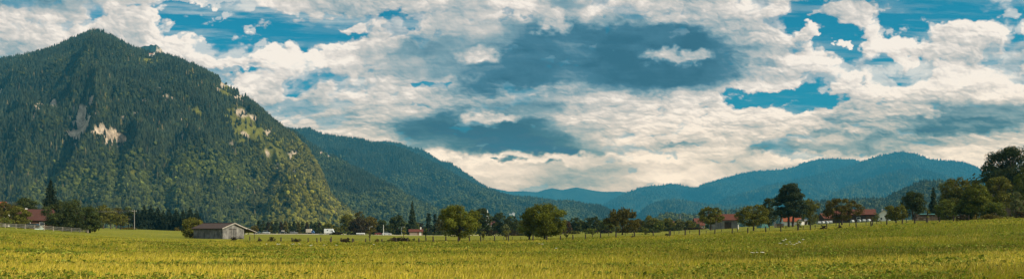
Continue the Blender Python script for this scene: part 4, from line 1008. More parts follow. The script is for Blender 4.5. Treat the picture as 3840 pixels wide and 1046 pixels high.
def house(name, label, cat, xc, D, Ln, W, he, hr, yaw, wallm, roofm, group=None, wins=(), door=None, chim=None, over=.5, z=None, garage=None):
    """Ln along the ridge (local x), W across; yaw turns the ridge; he eave and hr ridge heights"""
    X, Y = wx(xc, D), D
    z0 = (gz(X, Y) if z is None else z) - .1
    root = empty(name, (X, Y, z0), R(yaw), label, cat, group)
    MB().prism([(-W / 2, -.6), (W / 2, -.6), (W / 2, he), (0, hr - .12), (-W / 2, he)], -Ln / 2, Ln / 2, 'x').build('wall', wallm, root)
    sl = (hr - he) / (W / 2); t = .16
    o = over
    rb = MB()
    for s in (-1, 1):
        rb.prism([(0, hr), (0, hr + t), (s * (W / 2 + o), he - o * sl + t), (s * (W / 2 + o), he - o * sl)], -Ln / 2 - o, Ln / 2 + o, 'x')
    roof = rb.build('roof', roofm, root)
    vb = MB()
    for sx in (-1, 1):
        for s in (-1, 1):
            x = sx * (Ln / 2 + o)
            vb.prism([(0, hr - .08), (0, hr + t + .04), (s * (W / 2 + o + .02), he - o * sl + t + .04), (s * (W / 2 + o + .02), he - o * sl - .08)], x - .03 if sx < 0 else x + .003, x - .003 if sx < 0 else x + .03, 'x')
    vb.build('verge_board', WOOD_PALE if roofm in (TILE_BROWN, TILE_GREY) else WOOD_BROWN, root)
    if chim:
        cx, cy = chim
        zc = hr - abs(cy) * sl
        MB().box(cx - .3, cx + .3, cy - .3, cy + .3, zc - .4, zc + 1.1, b=.05).build('chimney', PLASTER, roof)
    for (face, a, zz, w_, h_) in wins:       # face: 'f' front(-y) 'b' 'l' (-x) 'r'
        fr = MB(); pn = MB()
        def put(mb, ww, hh, d0, d1):
            if face == 'f': mb.box(a - ww / 2, a + ww / 2, -W / 2 - d1, -W / 2 - d0, zz - hh / 2, zz + hh / 2)
            elif face == 'r': mb.box(Ln / 2 + d0, Ln / 2 + d1, a - ww / 2, a + ww / 2, zz - hh / 2, zz + hh / 2)
            else: mb.box(-Ln / 2 - d1, -Ln / 2 - d0, a - ww / 2, a + ww / 2, zz - hh / 2, zz + hh / 2)
        put(fr, w_ + .2, h_ + .2, .0, .05); f = fr.build('window', FRAMEM, root)
        put(pn, w_, h_, .052, .07); pn.build('pane', GLASS, f)
    if door:
        face, a, w_, h_, dm = door
        db = MB()
        if face == 'f': db.box(a - w_ / 2, a + w_ / 2, -W / 2 - .06, -W / 2 - .003, 0, h_)
        elif face == 'r': db.box(Ln / 2 + .003, Ln / 2 + .06, a - w_ / 2, a + w_ / 2, 0, h_)
        else: db.box(-Ln / 2 - .06, -Ln / 2 - .003, a - w_ / 2, a + w_ / 2, 0, h_)
        dd = db.build('door', dm, root)
        hb = MB(); 
        if face == 'f': hb.box(a + w_ * .3, a + w_ * .3 + .12, -W / 2 - .11, -W / 2 - .063, h_ * .45, h_ * .45 + .05)
        elif face == 'r': hb.box(Ln / 2 + .063, Ln / 2 + .11, a + w_ * .3, a + w_ * .3 + .12, h_ * .45, h_ * .45 + .05)
        else: hb.box(-Ln / 2 - .11, -Ln / 2 - .063, a + w_ * .3, a + w_ * .3 + .12, h_ * .45, h_ * .45 + .05)
        hb.build('handle', METAL, dd)
    if garage:
        a, w_, h_ = garage
        MB().box(a - w_ / 2, a + w_ / 2, -W / 2 - .05, -W / 2 - .003, .05, h_).build('garage_door', plain('garage_paint', (.33, .25, .19), .08, 2, .7), root)
    return root

house('farmhouse', 'left farmhouse with dull red roof and brown timber wall behind the plank fence', 'house', 136, 208, 8.0, 8.0, 2.7, 5.5, 27, WOOD_BROWN, TILE_DARKRED, wins=[('f', -1.5, 1.5, 1, .9), ('f', 1.8, 1.5, 1, .9)], door=('f', 3.4, .9, 1.9, WOOD_DARK), chim=(-2.5, 1.0))
house('farmhouse', 'orange roofed house just entering at the left edge of the picture', 'house', -22, 262, 7, 7, 5.6, 8.9, 12, PLASTER, TILE_ORANGE, wins=[('f', 1.5, 2, 1, 1.2), ('f', 1.5, 4.4, 1, 1.1)])
house('roadside_hut', 'small red roofed hut with garage door and white chimney in the valley centre', 'hut', 1560, 338, 6.0, 4.6, 1.75, 2.75, 6, PLASTER_BROWN, TILE_RED, door=('f', 2.0, 1.0, 1.6, PLASTER), garage=(-1.2, 3.3, 1.5), chim=(2.2, 0), over=.35)
house('wooden_barn', 'grey wooden barn with orange red roof between the two fruit trees', 'barn', 2712, 246, 9.0, 7.5, 3.1, 4.9, -16, WOOD_LIGHT, TILE_RED, door=('f', 1.5, 2.2, 2.4, WOOD_DARK))
house('village_house', 'red roofed house peeking out left of the round fruit tree', 'house', 2618, 440, 5, 6, 3.4, 7.0, 10, PLASTER_BROWN, TILE_RED, wins=[('f', 2, 2, 1, 1.2)], chim=(2, 1))
house('village_house', 'tiny red roof among the trees right of the church spire', 'house', 2532, 500, 8, 8, 3.4, 6.6, -15, PLASTER, TILE_RED, wins=[('f', 0, 2, 1, 1.2)])
house('village_house', 'orange roofed house seen between the pine trunks', 'house', 2966, 285, 6.0, 6, 1.9, 4.4, -10, PLASTER, TILE_ORANGE, wins=[('f', 0, 1.2, .8, .8)])
house('garden_shed', 'small white walled shed right of the pine trunks', 'shed', 3010, 262, 2.6, 2.4, 1.5, 2.0, 12, PLASTER, TILE_GREY, door=('f', .4, .8, 1.3, WOOD_DARK), over=.15)
house('farm_barn', 'long dark barn with red roof behind the cherry plum tree', 'barn', 3190, 290, 16.5, 8.0, 3.3, 5.2, -21, WOOD_DARK, TILE_RED, door=('f', 6.5, 2.6, 2.6, WOOD_BROWN), wins=[('f', 2.5, 1.8, 1.1, .8)], over=.6)
house('farm_outbuilding', 'low red roofed outbuilding left of the cherry plum tree', 'outbuilding', 3094, 262, 3.4, 4, 2.2, 3.7, 10, WOOD_DARK, TILE_RED, over=.3)
house('white_house', 'small white house with grey roof right of the long dark barn', 'house', 3316, 340, 3.6, 5.2, 3.4, 5.6, 62, PLASTER, TILE_GREY, wins=[('l', -1.2, 1.6, .7, .9), ('l', 1.2, 1.6, .7, .9), ('f', 0, 1.8, .7, .9), ('r', 0, 1.6, .7, .9)], chim=(0, .8))
house('village_house', 'tall brown walled house with pale eave behind the right thicket', 'house', 3872, 212, 17, 11, 8.6, 10.2, -6, PLASTER_BROWN, TILE_GREY, wins=[('f', -6.3, 6.6, 1, 1.3), ('l', -2, 6.6, 1, 1.3), ('f', -2, 6.6, 1, 1.3)], over=.8)

# ------------------------------------------------------------------ the hay barn in the meadow
def hay_barn():
    D = 165.0; X = wx(835, D); Y = D; al = R(28); Ln = 9.6; W = 6.05
    z0 = gz(X, Y) - .05
    root = empty('hay_barn', (X, Y, z0), 0, 'weathered grey plank hay barn with brown roof and lean-to in the meadow', 'barn')
    # local frame: origin at the near corner; e1 along the long side, e2 along the gable
    M = Matrix(((-math.cos(al), math.sin(al), 0, 0), (math.sin(al), math.cos(al), 0, 0), (0, 0, 1, 0), (0, 0, 0, 1)))
    he = 2.42; hr = 3.52
    rg = random.Random(5)
    def wall_boards(length, axis, top, d=.05):
        mb = MB(); x = 0
        while x < length - .02:
            w = min(rg.uniform(.17, .27), length - x); o = rg.uniform(0, .022); g = .012
            zt0, zt1 = top(x + g), top(x + w - g); zb = rg.uniform(-.3, -.25)
            if axis == 'long': vs = [(x + g, -o - d, zb), (x + w - g, -o - d, zb), (x + w - g, 0, zb), (x + g, 0, zb), (x + g, -o - d, zt0), (x + w - g, -o - d, zt1), (x + w - g, 0, zt1), (x + g, 0, zt0)]
            else: vs = [(-o - d, x + g, zb), (-o - d, x + w - g, zb), (0, x + w - g, zb), (0, x + g, zb), (-o - d, x + g, zt0), (-o - d, x + w - g, zt1), (0, x + w - g, zt1), (0, x + g, zt0)]
            mb.add(vs, [(3, 2, 1, 0), (4, 5, 6, 7), (0, 1, 5, 4), (1, 2, 6, 5), (2, 3, 7, 6), (3, 0, 4, 7)], M); x += w
        return mb
    gt = lambda v: he + (hr - he) * (1 - abs(v - W / 2) / (W / 2))
    wall_boards(Ln, 'long', lambda v: he).build('long_wall', WOOD_GREY, root)
    gb = wall_boards(W, 'gable', gt); g = gb.build('gable_wall', planks('sunlit_side_planks', (.10, .097, .092), (.30, .285, .26), .22), root)  # paler copy of the long wall's planks, sunlight painted into its colour
    # inner dark core so that no light leaks between the boards
    MB().prism([(.06, -.3), (W - .03, -.3), (W - .03, he - .05), (W / 2, hr - .1), (.06, he - .05)], .06, Ln, 'x', M).build('core_wall', WOOD_DARK, root)
    # double door in the gable with rails
    dr = MB()
    for a in (W * .36, W * .56):
        dr.box(-.13, -.08, a - .5, a + .5, 0.02, 2.2, M)
    d = dr.build('door', WOOD_GREY, g)
    r = MB()
    for a in (W * .36, W * .56):
        r.box(-.17, -.132, a - .58, a + .44, 2.28, 2.36, M)
        r.box(-.17, -.132, a - .04, a + .04, .3, 2.27, M)
    r.build('door_rail', WOOD_DARK, d)
    # roof: two slabs and a long flatter lean-to on the right
    t = .12; o = .45; sl = (hr - he) / (W / 2)
    rf = MB()
    rf.prism([(W / 2, hr + .04), (W / 2, hr + .04 + t), (-o, he - o * sl + t + .04), (-o, he - o * sl + .04)], -o, Ln + o, 'x', M)
    rf.prism([(W / 2, hr + .04), (W / 2, hr + .04 + t), (W + o, he - o * sl + t + .04), (W + o, he - o * sl + .04)], -o, Ln + o, 'x', M)
    roof = rf.build('roof', TILE_BROWN, root)
    ls = MB(); ls.prism([(W + .1, he + .16), (W + .1, he + .24), (W + 3.7, he - .92), (W + 3.7, he - 1.0)], -.3, Ln + .3, 'x', M)
    ls.build('lean_to_roof', TILE_BROWN, root)
    vb = MB()
    vb.prism([(W / 2, hr - .06), (W / 2, hr + .22), (-o - .03, he - o * sl + .20), (-o - .03, he - o * sl - .04)], -o - .04, -o - .004, 'x', M)
    vb.prism([(W / 2, hr - .06), (W / 2, hr + .22), (W + o + .03, he - o * sl + .20), (W + o + .03, he - o * sl - .04)], -o - .04, -o - .004, 'x', M)
    vb.prism([(W + .1, he + .12), (W + .1, he + .27), (W + 3.74, he - .90), (W + 3.74, he - 1.04)], -.34, -.304, 'x', M)
    vb.build('verge_board', WOOD_PALE, root)
    MB().box(-o - .02, Ln + o, -o - .05, -o - .01, he - o * sl - .02, he - o * sl + .12, M).build('gutter', WOOD_DARK, root)
    MB().box(-o, Ln + o, W / 2 - .12, W / 2 + .12, hr + .14, hr + .21, M).build('ridge_cap', WOOD_DARK, roof)
    for a in (.2, Ln * .5, Ln - .2):
        p = M @ Vector((a, W + 3.3, 0))
        MB().tube([(p.x, p.y, -.5), (p.x, p.y, he - .93)], .06).build('post', POST_WOOD, root)
    for k in range(2):
        p = M @ Vector((-.5, W * .55 + k * .9, 0)); q = M @ Vector((-.2, W * .9 + k * .3, 0))
        MB().tube([(p.x, p.y, .75 - k * .1), (q.x, q.y, .0)], .05).build('loose_board', WOOD_DARK, root)
hay_barn()

# ------------------------------------------------------------------ church, chapel, castle
def church(name, label, xc, D, top, nave_w=9, spire_white=False, h_spire=.45, z=None):
    X, Y = wx(xc, D), D; z0 = gz(X, Y) - .3 if z is None else z; ht = top - z0
    root = empty(name, (X, Y, z0), R(12), label, 'church'); s = max(1.2, ht * .055)
    tw = MB().box(-s, s, -s, s, -.5, ht * (1 - h_spire)).build('tower', PLASTER, root)
    zb = ht * (1 - h_spire)
    sp = MB(); n = 8
    vs = [(math.cos(6.2832 * k / n + .39) * s * 1.15, math.sin(6.2832 * k / n + .39) * s * 1.15, zb) for k in range(n)] + [(0, 0, ht * .985)]
    sp.add(vs, [(k, (k + 1) % n, n) for k in range(n)] + [tuple(range(n))[::-1]])
    spo = sp.build('spire', PLASTER if spire_white else TILE_GREY, root)
    MB().tube([(0, 0, ht * .98), (0, 0, ht)], .06).box(-.3, .3, -.05, .05, ht * .985, ht * .985 + .12).build('cross', METAL, spo)
    for a in (-s - .02, s - .02):
        MB().box(-s * .25, s * .25, a, a + .04, zb - s * 1.6, zb - s * .6).build('belfry_window', GLASS, tw)
    MB().prism([(-nave_w / 2, -.5), (nave_w / 2, -.5), (nave_w / 2, ht * .28), (0, ht * .46), (-nave_w / 2, ht * .28)], s, s + nave_w * 1.8, 'x').build('nave', PLASTER, root)
    r = MB()
    for q in (-1, 1): r.prism([(0, ht * .46), (0, ht * .46 + .25), (q * (nave_w / 2 + .5), ht * .27 + .25), (q * (nave_w / 2 + .5), ht * .27)], s + .05, s + nave_w * 1.8 + .4, 'x')
    r.build('roof', TILE_RED, root)
church('church', 'distant church with slender grey spire among trees right of the small bright bush', 2550, 1150, wz(797, 1150), spire_white=False, h_spire=.42)
church('church', 'distant church with thin white spire left of the castle on the hillside', 1828, 1300, wz(781, 1300), spire_white=True)
def on_slope(mname, px, py):
    m = MT[mname]; ok = (m['T'] > 0.005) & (m['T'] < .9)
    d = (m['PX'] - px) ** 2 + (m['sy'] - py) ** 2 + np.where(ok, 0, 1e9)
    i = np.unravel_index(np.argmin(d), d.shape); return m['V'][i]
p = on_slope('mountain', 574, 216)
k_ = p[1] / F
root = empty('chapel', (float(wx(574, p[1])), float(p[1]) - 8, float(p[2]) + 1.5), R(16), 'tiny white chapel with pale red roof and turret high on the left mountain', 'chapel')
MB().prism([(-3.4, -10), (3.4, -10), (3.4, 6.5), (0, 10), (-3.4, 6.5)], -8.5, 5.5, 'x').build('nave', PLASTER, root)
r = MB()
for q in (-1, 1): r.prism([(0, 10.1), (0, 10.5), (q * 4.0, 6.3), (q * 4.0, 5.9)], -9, 5.4, 'x')
r.build('roof', plain('chapel_tiles', (.42, .22, .15), .1, .3, .8), root)
tw = MB().box(5.5, 9.0, -2, 2, -10, 13).build('turret', PLASTER, root)
MB().add([(5.2, -2.3, 13), (9.3, -2.3, 13), (9.3, 2.3, 13), (5.2, 2.3, 13), (7.2, 0, 18)], [(0, 1, 4), (1, 2, 4), (2, 3, 4), (3, 0, 4), (3, 2, 1, 0)]).build('turret_cap', TILE_GREY, tw)
for a in (-6, -3, 0, 3): MB().box(a - .5, a + .5, -3.5, -3.42, 1, 4).build('window', GLASS, root)
p = on_slope('forested_ridge', 1925, 806)
root = empty('castle', (float(wx(1925, p[1])), float(p[1]) - 25, float(p[2]) + 2), R(8), 'small white castle building on the wooded slope left of the big central tree', 'castle')
MB().box(-6, 6, -5, 5, -25, 9).build('wall', PLASTER, root)
MB().add([(-6.6, -5.6, 9.003), (6.6, -5.6, 9.003), (6.6, 5.6, 9.003), (-6.6, 5.6, 9.003), (-3, 0, 12.5), (3, 0, 12.5)], [(0, 1, 5, 4), (1, 2, 5), (2, 3, 4, 5), (3, 0, 4), (3, 2, 1, 0)]).build('roof', TILE_GREY, root)
MB().box(-22, -6.1, -4, 5, -25, 2).build('wing', PLASTER, root)
MB().prism([(-4.5, 2.003), (5.5, 2.003), (.5, 6)], -22.5, -6.2, 'x').build('wing_roof', TILE_GREY, root)
for a in (-3.5, 0, 3.5): MB().box(a - .6, a + .6, -5.08, -5.0, 4, 6.5).build('window', GLASS, root)

# ------------------------------------------------------------------ vehicles
def paint(name, c): return plain('paint_' + name, c, .03, 1, .3, coat=.6, spec=.5)
RUBBER = plain('rubber', (.02, .02, .02), .1, 5, .9); LAMP = plain('lamp_glass', (.7, .7, .65), .05, 3, .2); LAMPR = plain('rear_lamp', (.35, .02, .02), .05, 3, .3)
def wheels(root, xs, hw, r):
    for x in xs:
        for s in (-1, 1):
            y0, y1 = s * (hw - .2), s * (hw + .01)
            w = MB().tube([(x, y0, r), (x, y1, r)], r, 18).build('wheel', RUBBER, root)
            MB().tube([(x, y1, r), (x, y1 + s * .012, r)], r * .6, 12).build('rim', METAL, w)
def side_car(name, label, xc, D, pnt, style='estate', flip=1, rz=0, Ln=4.3, H=1.5, extra=None, group='vehicles parked along the valley road', dz=.0):
    X, Y = wx(xc, D), D; root = empty(name, (X, Y, gz(X, Y) + dz), R(rz) + (math.pi if flip < 0 else 0), label, 'car', group)
    h = Ln / 2; hw = .86
    b = [(-h, .35), (h, .32), (h, .62), (h - .12, .78), (h - 1.05, .92), (-h + .25, .95), (-h, .85)]
    MB().prism(b, -hw, hw, 'y').build('body', pnt, root, bevel=.05)
    if style == 'estate': c = [(-h + .12, .93), (-h + .38, H - .06), (-.2, H), (.35, H - .05), (h - 1.15, .93)]
    elif style == 'low': c = [(-h + .55, .93), (-.9, H - .1), (-.1, H - .05), (.35, H - .14), (h - 1.3, .92)]
    else: c = [(-h + .1, .93), (-h + .2, H - .05), (.2, H), (.7, H - .1), (h - 1.0, .93)]
    MB().prism(c, -hw + .12, hw - .12, 'y').build('window', GLASS, root)
    cr = [(p[0] * .98, p[1]) for p in c]
    top = max(q[1] for q in c)
    rr = [q for q in c if q[1] > top - .12]
    MB().prism([(rr[0][0] - .05, rr[0][1] - .02), (rr[-1][0] + .05, rr[-1][1] - .02), (rr[-1][0], rr[-1][1] + .03), (rr[0][0], rr[0][1] + .05)], -hw + .1, hw - .1, 'y').build('roof', pnt, root)
    for s in (-1, 1):
        MB().box(h - .08, h + .02, s * .62 - .15, s * .62 + .15, .6, .74).build('headlight', LAMP, root)
        MB().box(-h - .02, -h + .08, s * .66 - .12, s * .66 + .12, .66, .82).build('tail_light', LAMPR, root)
    wheels(root, (-h + .8, h - .85), hw, .33)
    if extra == 'box': MB().box(-.9, .9, -.35, .35, H + .06, H + .38, b=.08).build('roof_box', PLASTER, root)
    return root
VG = 'vehicles parked along the valley road'
RDZ = .35
side_car('parked_car', 'dark teal car leftmost of the parked row beside the barn lean-to', 968, 452, paint('teal', (.03, .09, .12)), 'estate', 1, 0, 3.9, 1.4, dz=RDZ)
side_car('parked_car', 'silver white off-road car second in the parked row', 999, 452, paint('silver', (.55, .58, .60)), 'suv', 1, 0, 4.3, 1.85, dz=RDZ)
side_car('parked_car', 'black car with a white roof box in the parked row', 1061, 445, paint('black', (.02, .02, .025)), 'estate', 1, 0, 4.3, 1.5, extra='box', dz=RDZ)
side_car('parked_car', 'grey estate car between the black car and the blue truck', 1101, 438, paint('grey', (.22, .22, .24)), 'estate', 1, 0, 4.3, 1.55, dz=RDZ)
side_car('parked_car', 'dark red car left of the white lamp pole in the valley centre', 1422, 338, paint('red', (.20, .02, .02)), 'low', 1, 0, 3.9, 1.4)
side_car('parked_car', 'silver car right of the white lamp pole in the valley centre', 1451, 336, paint('light_silver', (.60, .62, .64)), 'estate', 1, 0, 4.0, 1.5)
side_car('parked_car', 'dark car half hidden by bushes before the left farmhouse', 116, 196, paint('dark', (.04, .04, .045)), 'estate', -1, 8, 4.0, 1.4, group='farm clutter')
# truck with a box body
X, Y = wx(1163, 418), 418
root = empty('small_truck', (X, Y, gz(X, Y) + RDZ), 0, 'small blue truck with beige box body in the parked row', 'truck', VG)
MB().box(-2.2, .85, -.95, .95, .75, 2.75, b=.06).build('cargo_box', plain('beige_canvas', (.50, .44, .36), .08, 2, .8), root)
MB().prism([(.95, .4), (2.5, .4), (2.5, 1.05), (2.2, 1.2), (1.75, 1.85), (.95, 1.9)], -.85, .85, 'y').build('cab', paint('blue', (.03, .10, .28)), root, bevel=.05)
MB().prism([(1.3, 1.22), (2.1, 1.22), (1.74, 1.72), (1.3, 1.75)], -.87, .87, 'y').build('window', GLASS, root)
MB().box(-2.2, 1.0, -.5, .5, .42, .74).build('chassis', RUBBER, root); wheels(root, (-1.4, 1.75), .86, .36)
# camper van
X, Y = wx(1236, 402), 402
root = empty('camper_van', (X, Y, gz(X, Y) + RDZ), 0, 'big white motorhome at the right end of the parked row', 'motorhome', VG)
wh = paint('white', (.78, .80, .80))
MB().prism([(-2.8, .45), (2.75, .45), (2.8, 1.1), (2.45, 1.35), (1.95, 2.05), (2.0, 2.55), (1.6, 2.85), (-2.8, 2.9)], -1.1, 1.1, 'y').build('body', wh, root, bevel=.06)
MB().prism([(1.2, 1.35), (2.3, 1.38), (1.9, 1.98), (1.2, 2.0)], -1.12, 1.12, 'y').build('cab_window', GLASS, root)
for a, z_, w_ in ((-.9, 2.0, .7), (.6, 1.7, .35)):
    MB().box(a - w_ / 2, a + w_ / 2, -1.125, -1.103, z_ - .25, z_ + .25).build('side_window', GLASS, root)
MB().box(-2.83, -2.803, -.8, .8, 1.7, 2.4).build('rear_window', paint('pale_blue', (.35, .50, .60)), root)
wheels(root, (-1.5, 2.0), 1.0, .36)
for s in (-1, 1): MB().box(2.79, 2.83, s * .8 - .15, s * .8 + .15, .85, 1.0).build('headlight', LAMP, root)
# low white trailer
X, Y = wx(1352, 352), 352
root = empty('flat_trailer', (X, Y, gz(X, Y)), 0, 'low white trailer body parked before the brown tree group', 'trailer')
MB().box(-1.9, 1.9, -.9, .9, .35, 1.0, b=.05).build('body', wh, root)
MB().box(-1.9, 1.9, -.93, -.903, .36, .5).build('skirt', WOOD_BROWN, root)
MB().tube([(1.9, 0, .45), (2.8, 0, .45)], .05).build('drawbar', METAL, root); wheels(root, (.2,), .85, .3)

# ------------------------------------------------------------------ road
rp = [(640, 476), (780, 468), (960, 455), (1100, 432), (1240, 404), (1360, 356), (1500, 326), (1700, 314), (1900, 318), (2150, 360)]
pts = []
for i in range(len(rp) - 1):
    for k in range(10):
        f = k / 10; px_ = rp[i][0] * (1 - f) + rp[i + 1][0] * f; D_ = rp[i][1] * (1 - f) + rp[i + 1][1] * f
        pts.append((wx(px_, D_), D_))
V = []; Q = []
for i, (x, y) in enumerate(pts):
    a = pts[max(i - 1, 0)]; b = pts[min(i + 1, len(pts) - 1)]; d = Vector((b[0] - a[0], b[1] - a[1])).normalized(); n = Vector((d.y, -d.x))
    zc = gz(x, y) + (RDZ if x < wx(1300, 375) else .1)
    for o_, dz_ in ((5.5, -.6), (4.2, -.004), (-4.2, 0), (-5.5, -.6)): V.append((x + n.x * o_, y + n.y * o_, zc + dz_))
for i in range(len(pts) - 1):
    for k in range(3): a = i * 4 + k; Q.append((a, a + 1, a + 5, a + 4))
tag(link('road', np_mesh('road', V, None, Q), plain('pale_gravel', (.42, .36, .24), .15, .8, .95)), 'pale gravel road running behind the meadow', 'road', kind='structure')

# ------------------------------------------------------------------ poles and lamps
def pole(name, label, xc, D, ytop, r=.12, m=CONC, cat='pole', arm=False, lamp=False):
    X, Y = wx(xc, D), D; z0 = gz(X, Y); h = wz(ytop, D) - z0
    root = empty(name, (X, Y, z0), 0, label, cat)
    MB().tube([(0, 0, -.4), (0, 0, h)], [r * 1.3, r * .8], 10).build('shaft', m, root)
    if arm:
        MB().box(-1.0, 1.0, -.06, .06, h - .75, h - .62).build('crossarm', m, root)
        for a in (-.85, 0, .85): MB().tube([(a, 0, h - .62), (a, 0, h - .42)], .06, 8).build('insulator', PLASTER, root)
    if lamp:
        MB().tube([(0, 0, h - .05), (.35, 0, h + .12), (.9, 0, h + .15)], .05, 8).build('arm', METAL, root)
        MB().box(.75, 1.5, -.16, .16, h + .08, h + .2, b=.04).build('lamp_head', LAMP, root)
    return root, Vector((X, Y, z0 + h))
pr, ptop = pole('power_pole', 'pale power pole standing alone left of the dark spruces', 504, 300, 785, .10, CONC, arm=True)
pole('flag_pole', 'tall white pole between the two small cars in the valley centre', 1438, 330, 842, .10, PLASTER)
pole('street_lamp', 'street lamp with short arm left of the red roofed hut', 1506, 336, 851, .09, METAL, 'street lamp', lamp=True)
pole('street_lamp', 'street lamp rising behind the slender sapling by the golden tree', 1386, 345, 850, .09, METAL, 'street lamp', lamp=True)
pole('marker_post', 'short white post right of the grey wooden barn', 2768, 205, 841, .16, PLASTER, 'post')
wm = plain('cable', (.30, .30, .30), .05, 2, .5)
e = Vector((wx(20, 232), 232, wz(752, 232)))
for k, (oz, lb) in enumerate([(-.2, 'upper'), (-.62, 'lower')]):
    a = ptop + Vector((0, 0, oz)); b = e + Vector((0, 0, oz))
    pp = [a.lerp(b, i / 16) - Vector((0, 0, 4 * (i / 16) * (1 - i / 16) * 1.4)) for i in range(17)]
    tag(MB().tube(pp, .014, 5).build('power_line', wm), lb + ' power line sagging from the pale pole towards the left farm', 'power line', 'power lines')

# ------------------------------------------------------------------ plank fence at the left farm
root = empty('plank_fence', (wx(150, 182), 182, gz(wx(150, 182), 182)), 0, 'pale weathered plank fence with three rails before the left farm', 'fence')
fx = []
for px_, D_ in [(-60, 184), (-20, 184), (20, 183), (60, 182), (95, 181), (130, 180), (165, 179), (200, 178), (235, 177), (268, 176), (300, 175), (330, 174)]:
    fx.append(Vector((wx(px_, D_), D_, gz(wx(px_, D_), D_))))
o0 = root.location
for i, p in enumerate(fx):
    q = p - o0
    MB().box(q.x - .07, q.x + .07, q.y - .05, q.y + .05, q.z - .3, q.z + 1.12, b=.02).build('post', FENCE_WOOD, root)
for i in range(len(fx) - 1):
    a = fx[i] - o0; b = fx[i + 1] - o0
    for zz in (.28, .60, .93):
        j = random.Random(i * 7 + zz).uniform(-.03, .03)
        vs = [(a.x, a.y - .09, a.z + zz + j), (b.x, b.y - .09, b.z + zz - j), (b.x, b.y - .055, b.z + zz - j), (a.x, a.y - .055, a.z + zz + j)]
        vs += [(v[0], v[1], v[2] + .15) for v in vs]
        MB().add(vs, [(3, 2, 1, 0), (4, 5, 6, 7), (0, 1, 5, 4), (1, 2, 6, 5), (2, 3, 7, 6), (3, 0, 4, 7)]).build('rail', FENCE_WOOD, root)

# ------------------------------------------------------------------ wire fence across the meadow
def ground_D(px_, ybase, lo, hi, pref):
    best = None
    for D_ in np.linspace(lo, hi, 30):
        y_ = HZ - F * (gz(wx(px_, D_), D_) - CAMZ) / D_
        c = abs(y_ - ybase) + abs(D_ - pref) * .05
        if best is None or c < best[0]: best = (c, D_)
    return best[1]
FP = [(937, 904, 17), (971, 901, 15), (1053, 907, 15), (1095, 905, 13), (1156, 909, 15), (1189, 910, 15), (1203, 905, 15), (1240, 910, 14), (1243, 907, 18), (1279, 910, 16), (1322, 911, 15), (1327, 905, 10), (1370, 914, 17),
      (1431, 912, 13), (1485, 908, 12), (1527, 911, 18), (1572, 914, 18), (1597, 908, 13), (1625, 911, 22), (1672, 909, 20), (1718, 908, 17), (1761, 908, 17), (1803, 908, 20), (1854, 906, 20), (1907, 903, 20), (1998, 905, 20), (2051, 907, 20),
      (2102, 903, 17), (2149, 903, 20), (2196, 901, 20), (2253, 900, 22), (2310, 896, 22), (2379, 890, 18), (2450, 891, 22), (2510, 888, 22), (2515, 887, 22), (2569, 884, 22), (2624, 884, 23), (2680, 881, 21), (2745, 879, 22), (2804, 876, 20),
      (2872, 873, 22), (2928, 872, 23), (2993, 868, 22), (3039, 865, 22), (3101, 858, 17), (3147, 856, 20), (3211, 854, 21), (3267, 851, 20), (3272, 850, 20), (3326, 847, 21), (3383, 844, 21), (3430, 840, 21), (3474, 836, 17), (3523, 833, 18), (3575, 829, 20), (3632, 827, 18)]
rgp = random.Random(8)
fp = []
for px_, yb, ph in FP:
    D_ = ground_D(px_, yb, 112, 140, 126); X = wx(px_, D_)
    fp.append((Vector((X, D_, gz(X, D_))), ph / F * D_ + .16))
root = empty('wire_fence', fp[28][0], 0, 'long wire fence of dark uneven posts crossing the whole meadow', 'fence')
o0 = root.location
for p, h in fp:
    q = p - o0; lx, ly = rgp.uniform(-.07, .07), rgp.uniform(-.05, .05); r = rgp.uniform(.09, .125)
    MB().tube([(q.x, q.y, q.z - .3), (q.x + lx * .5, q.y + ly * .5, q.z + h * .5), (q.x + lx, q.y + ly, q.z + h)], [r, r, r * .9], 8).build('post', POST_WOOD, root)
for k, zz in enumerate((.35, .62, .88)):
    wp = [(p - o0) + Vector((0, 0, min(zz, h - .04))) for p, h in fp]
    MB().tube(wp, .006, 4, cap=False).build('wire', POST_WOOD, root)
BP = [(1889, 898, 8), (1922, 897, 8), (2122, 882, 8), (1952, 895, 6), (1838, 900, 7), (2282, 884, 8), (2345, 884, 8), (2373, 886, 8), (2528, 878, 10), (2546, 876, 9), (2586, 875, 10), (2648, 876, 10), (2705, 868, 8), (2765, 870, 14), (2885, 862, 12), (2948, 856, 8), (3012, 861, 12), (2947, 853, 7), (3057, 857, 12), (3135, 851, 12), (3185, 848, 10), (3248, 845, 10), (3304, 838, 10), (3288, 840, 9), (3400, 836, 9)]
root = empty('stake_row', (wx(2600, 152), 152, gz(wx(2600, 152), 152)), 0, 'thin row of short stakes in the fenced meadow behind the wire fence', 'fence')
o0 = root.location; wp = []
for px_, yb, ph in sorted(BP):
    D_ = ground_D(px_, yb, 140, 172, 152); X = wx(px_, D_); q = Vector((X, D_, gz(X, D_))) - o0; h = ph / F * D_ + .15
    MB().tube([(q.x, q.y, q.z - .3), (q.x + rgp.uniform(-.04, .04), q.y, q.z + h)], .06, 7).build('post', POST_WOOD, root); wp.append(q + Vector((0, 0, h - .1)))
MB().tube(wp, .005, 4, cap=False).build('wire', POST_WOOD, root)

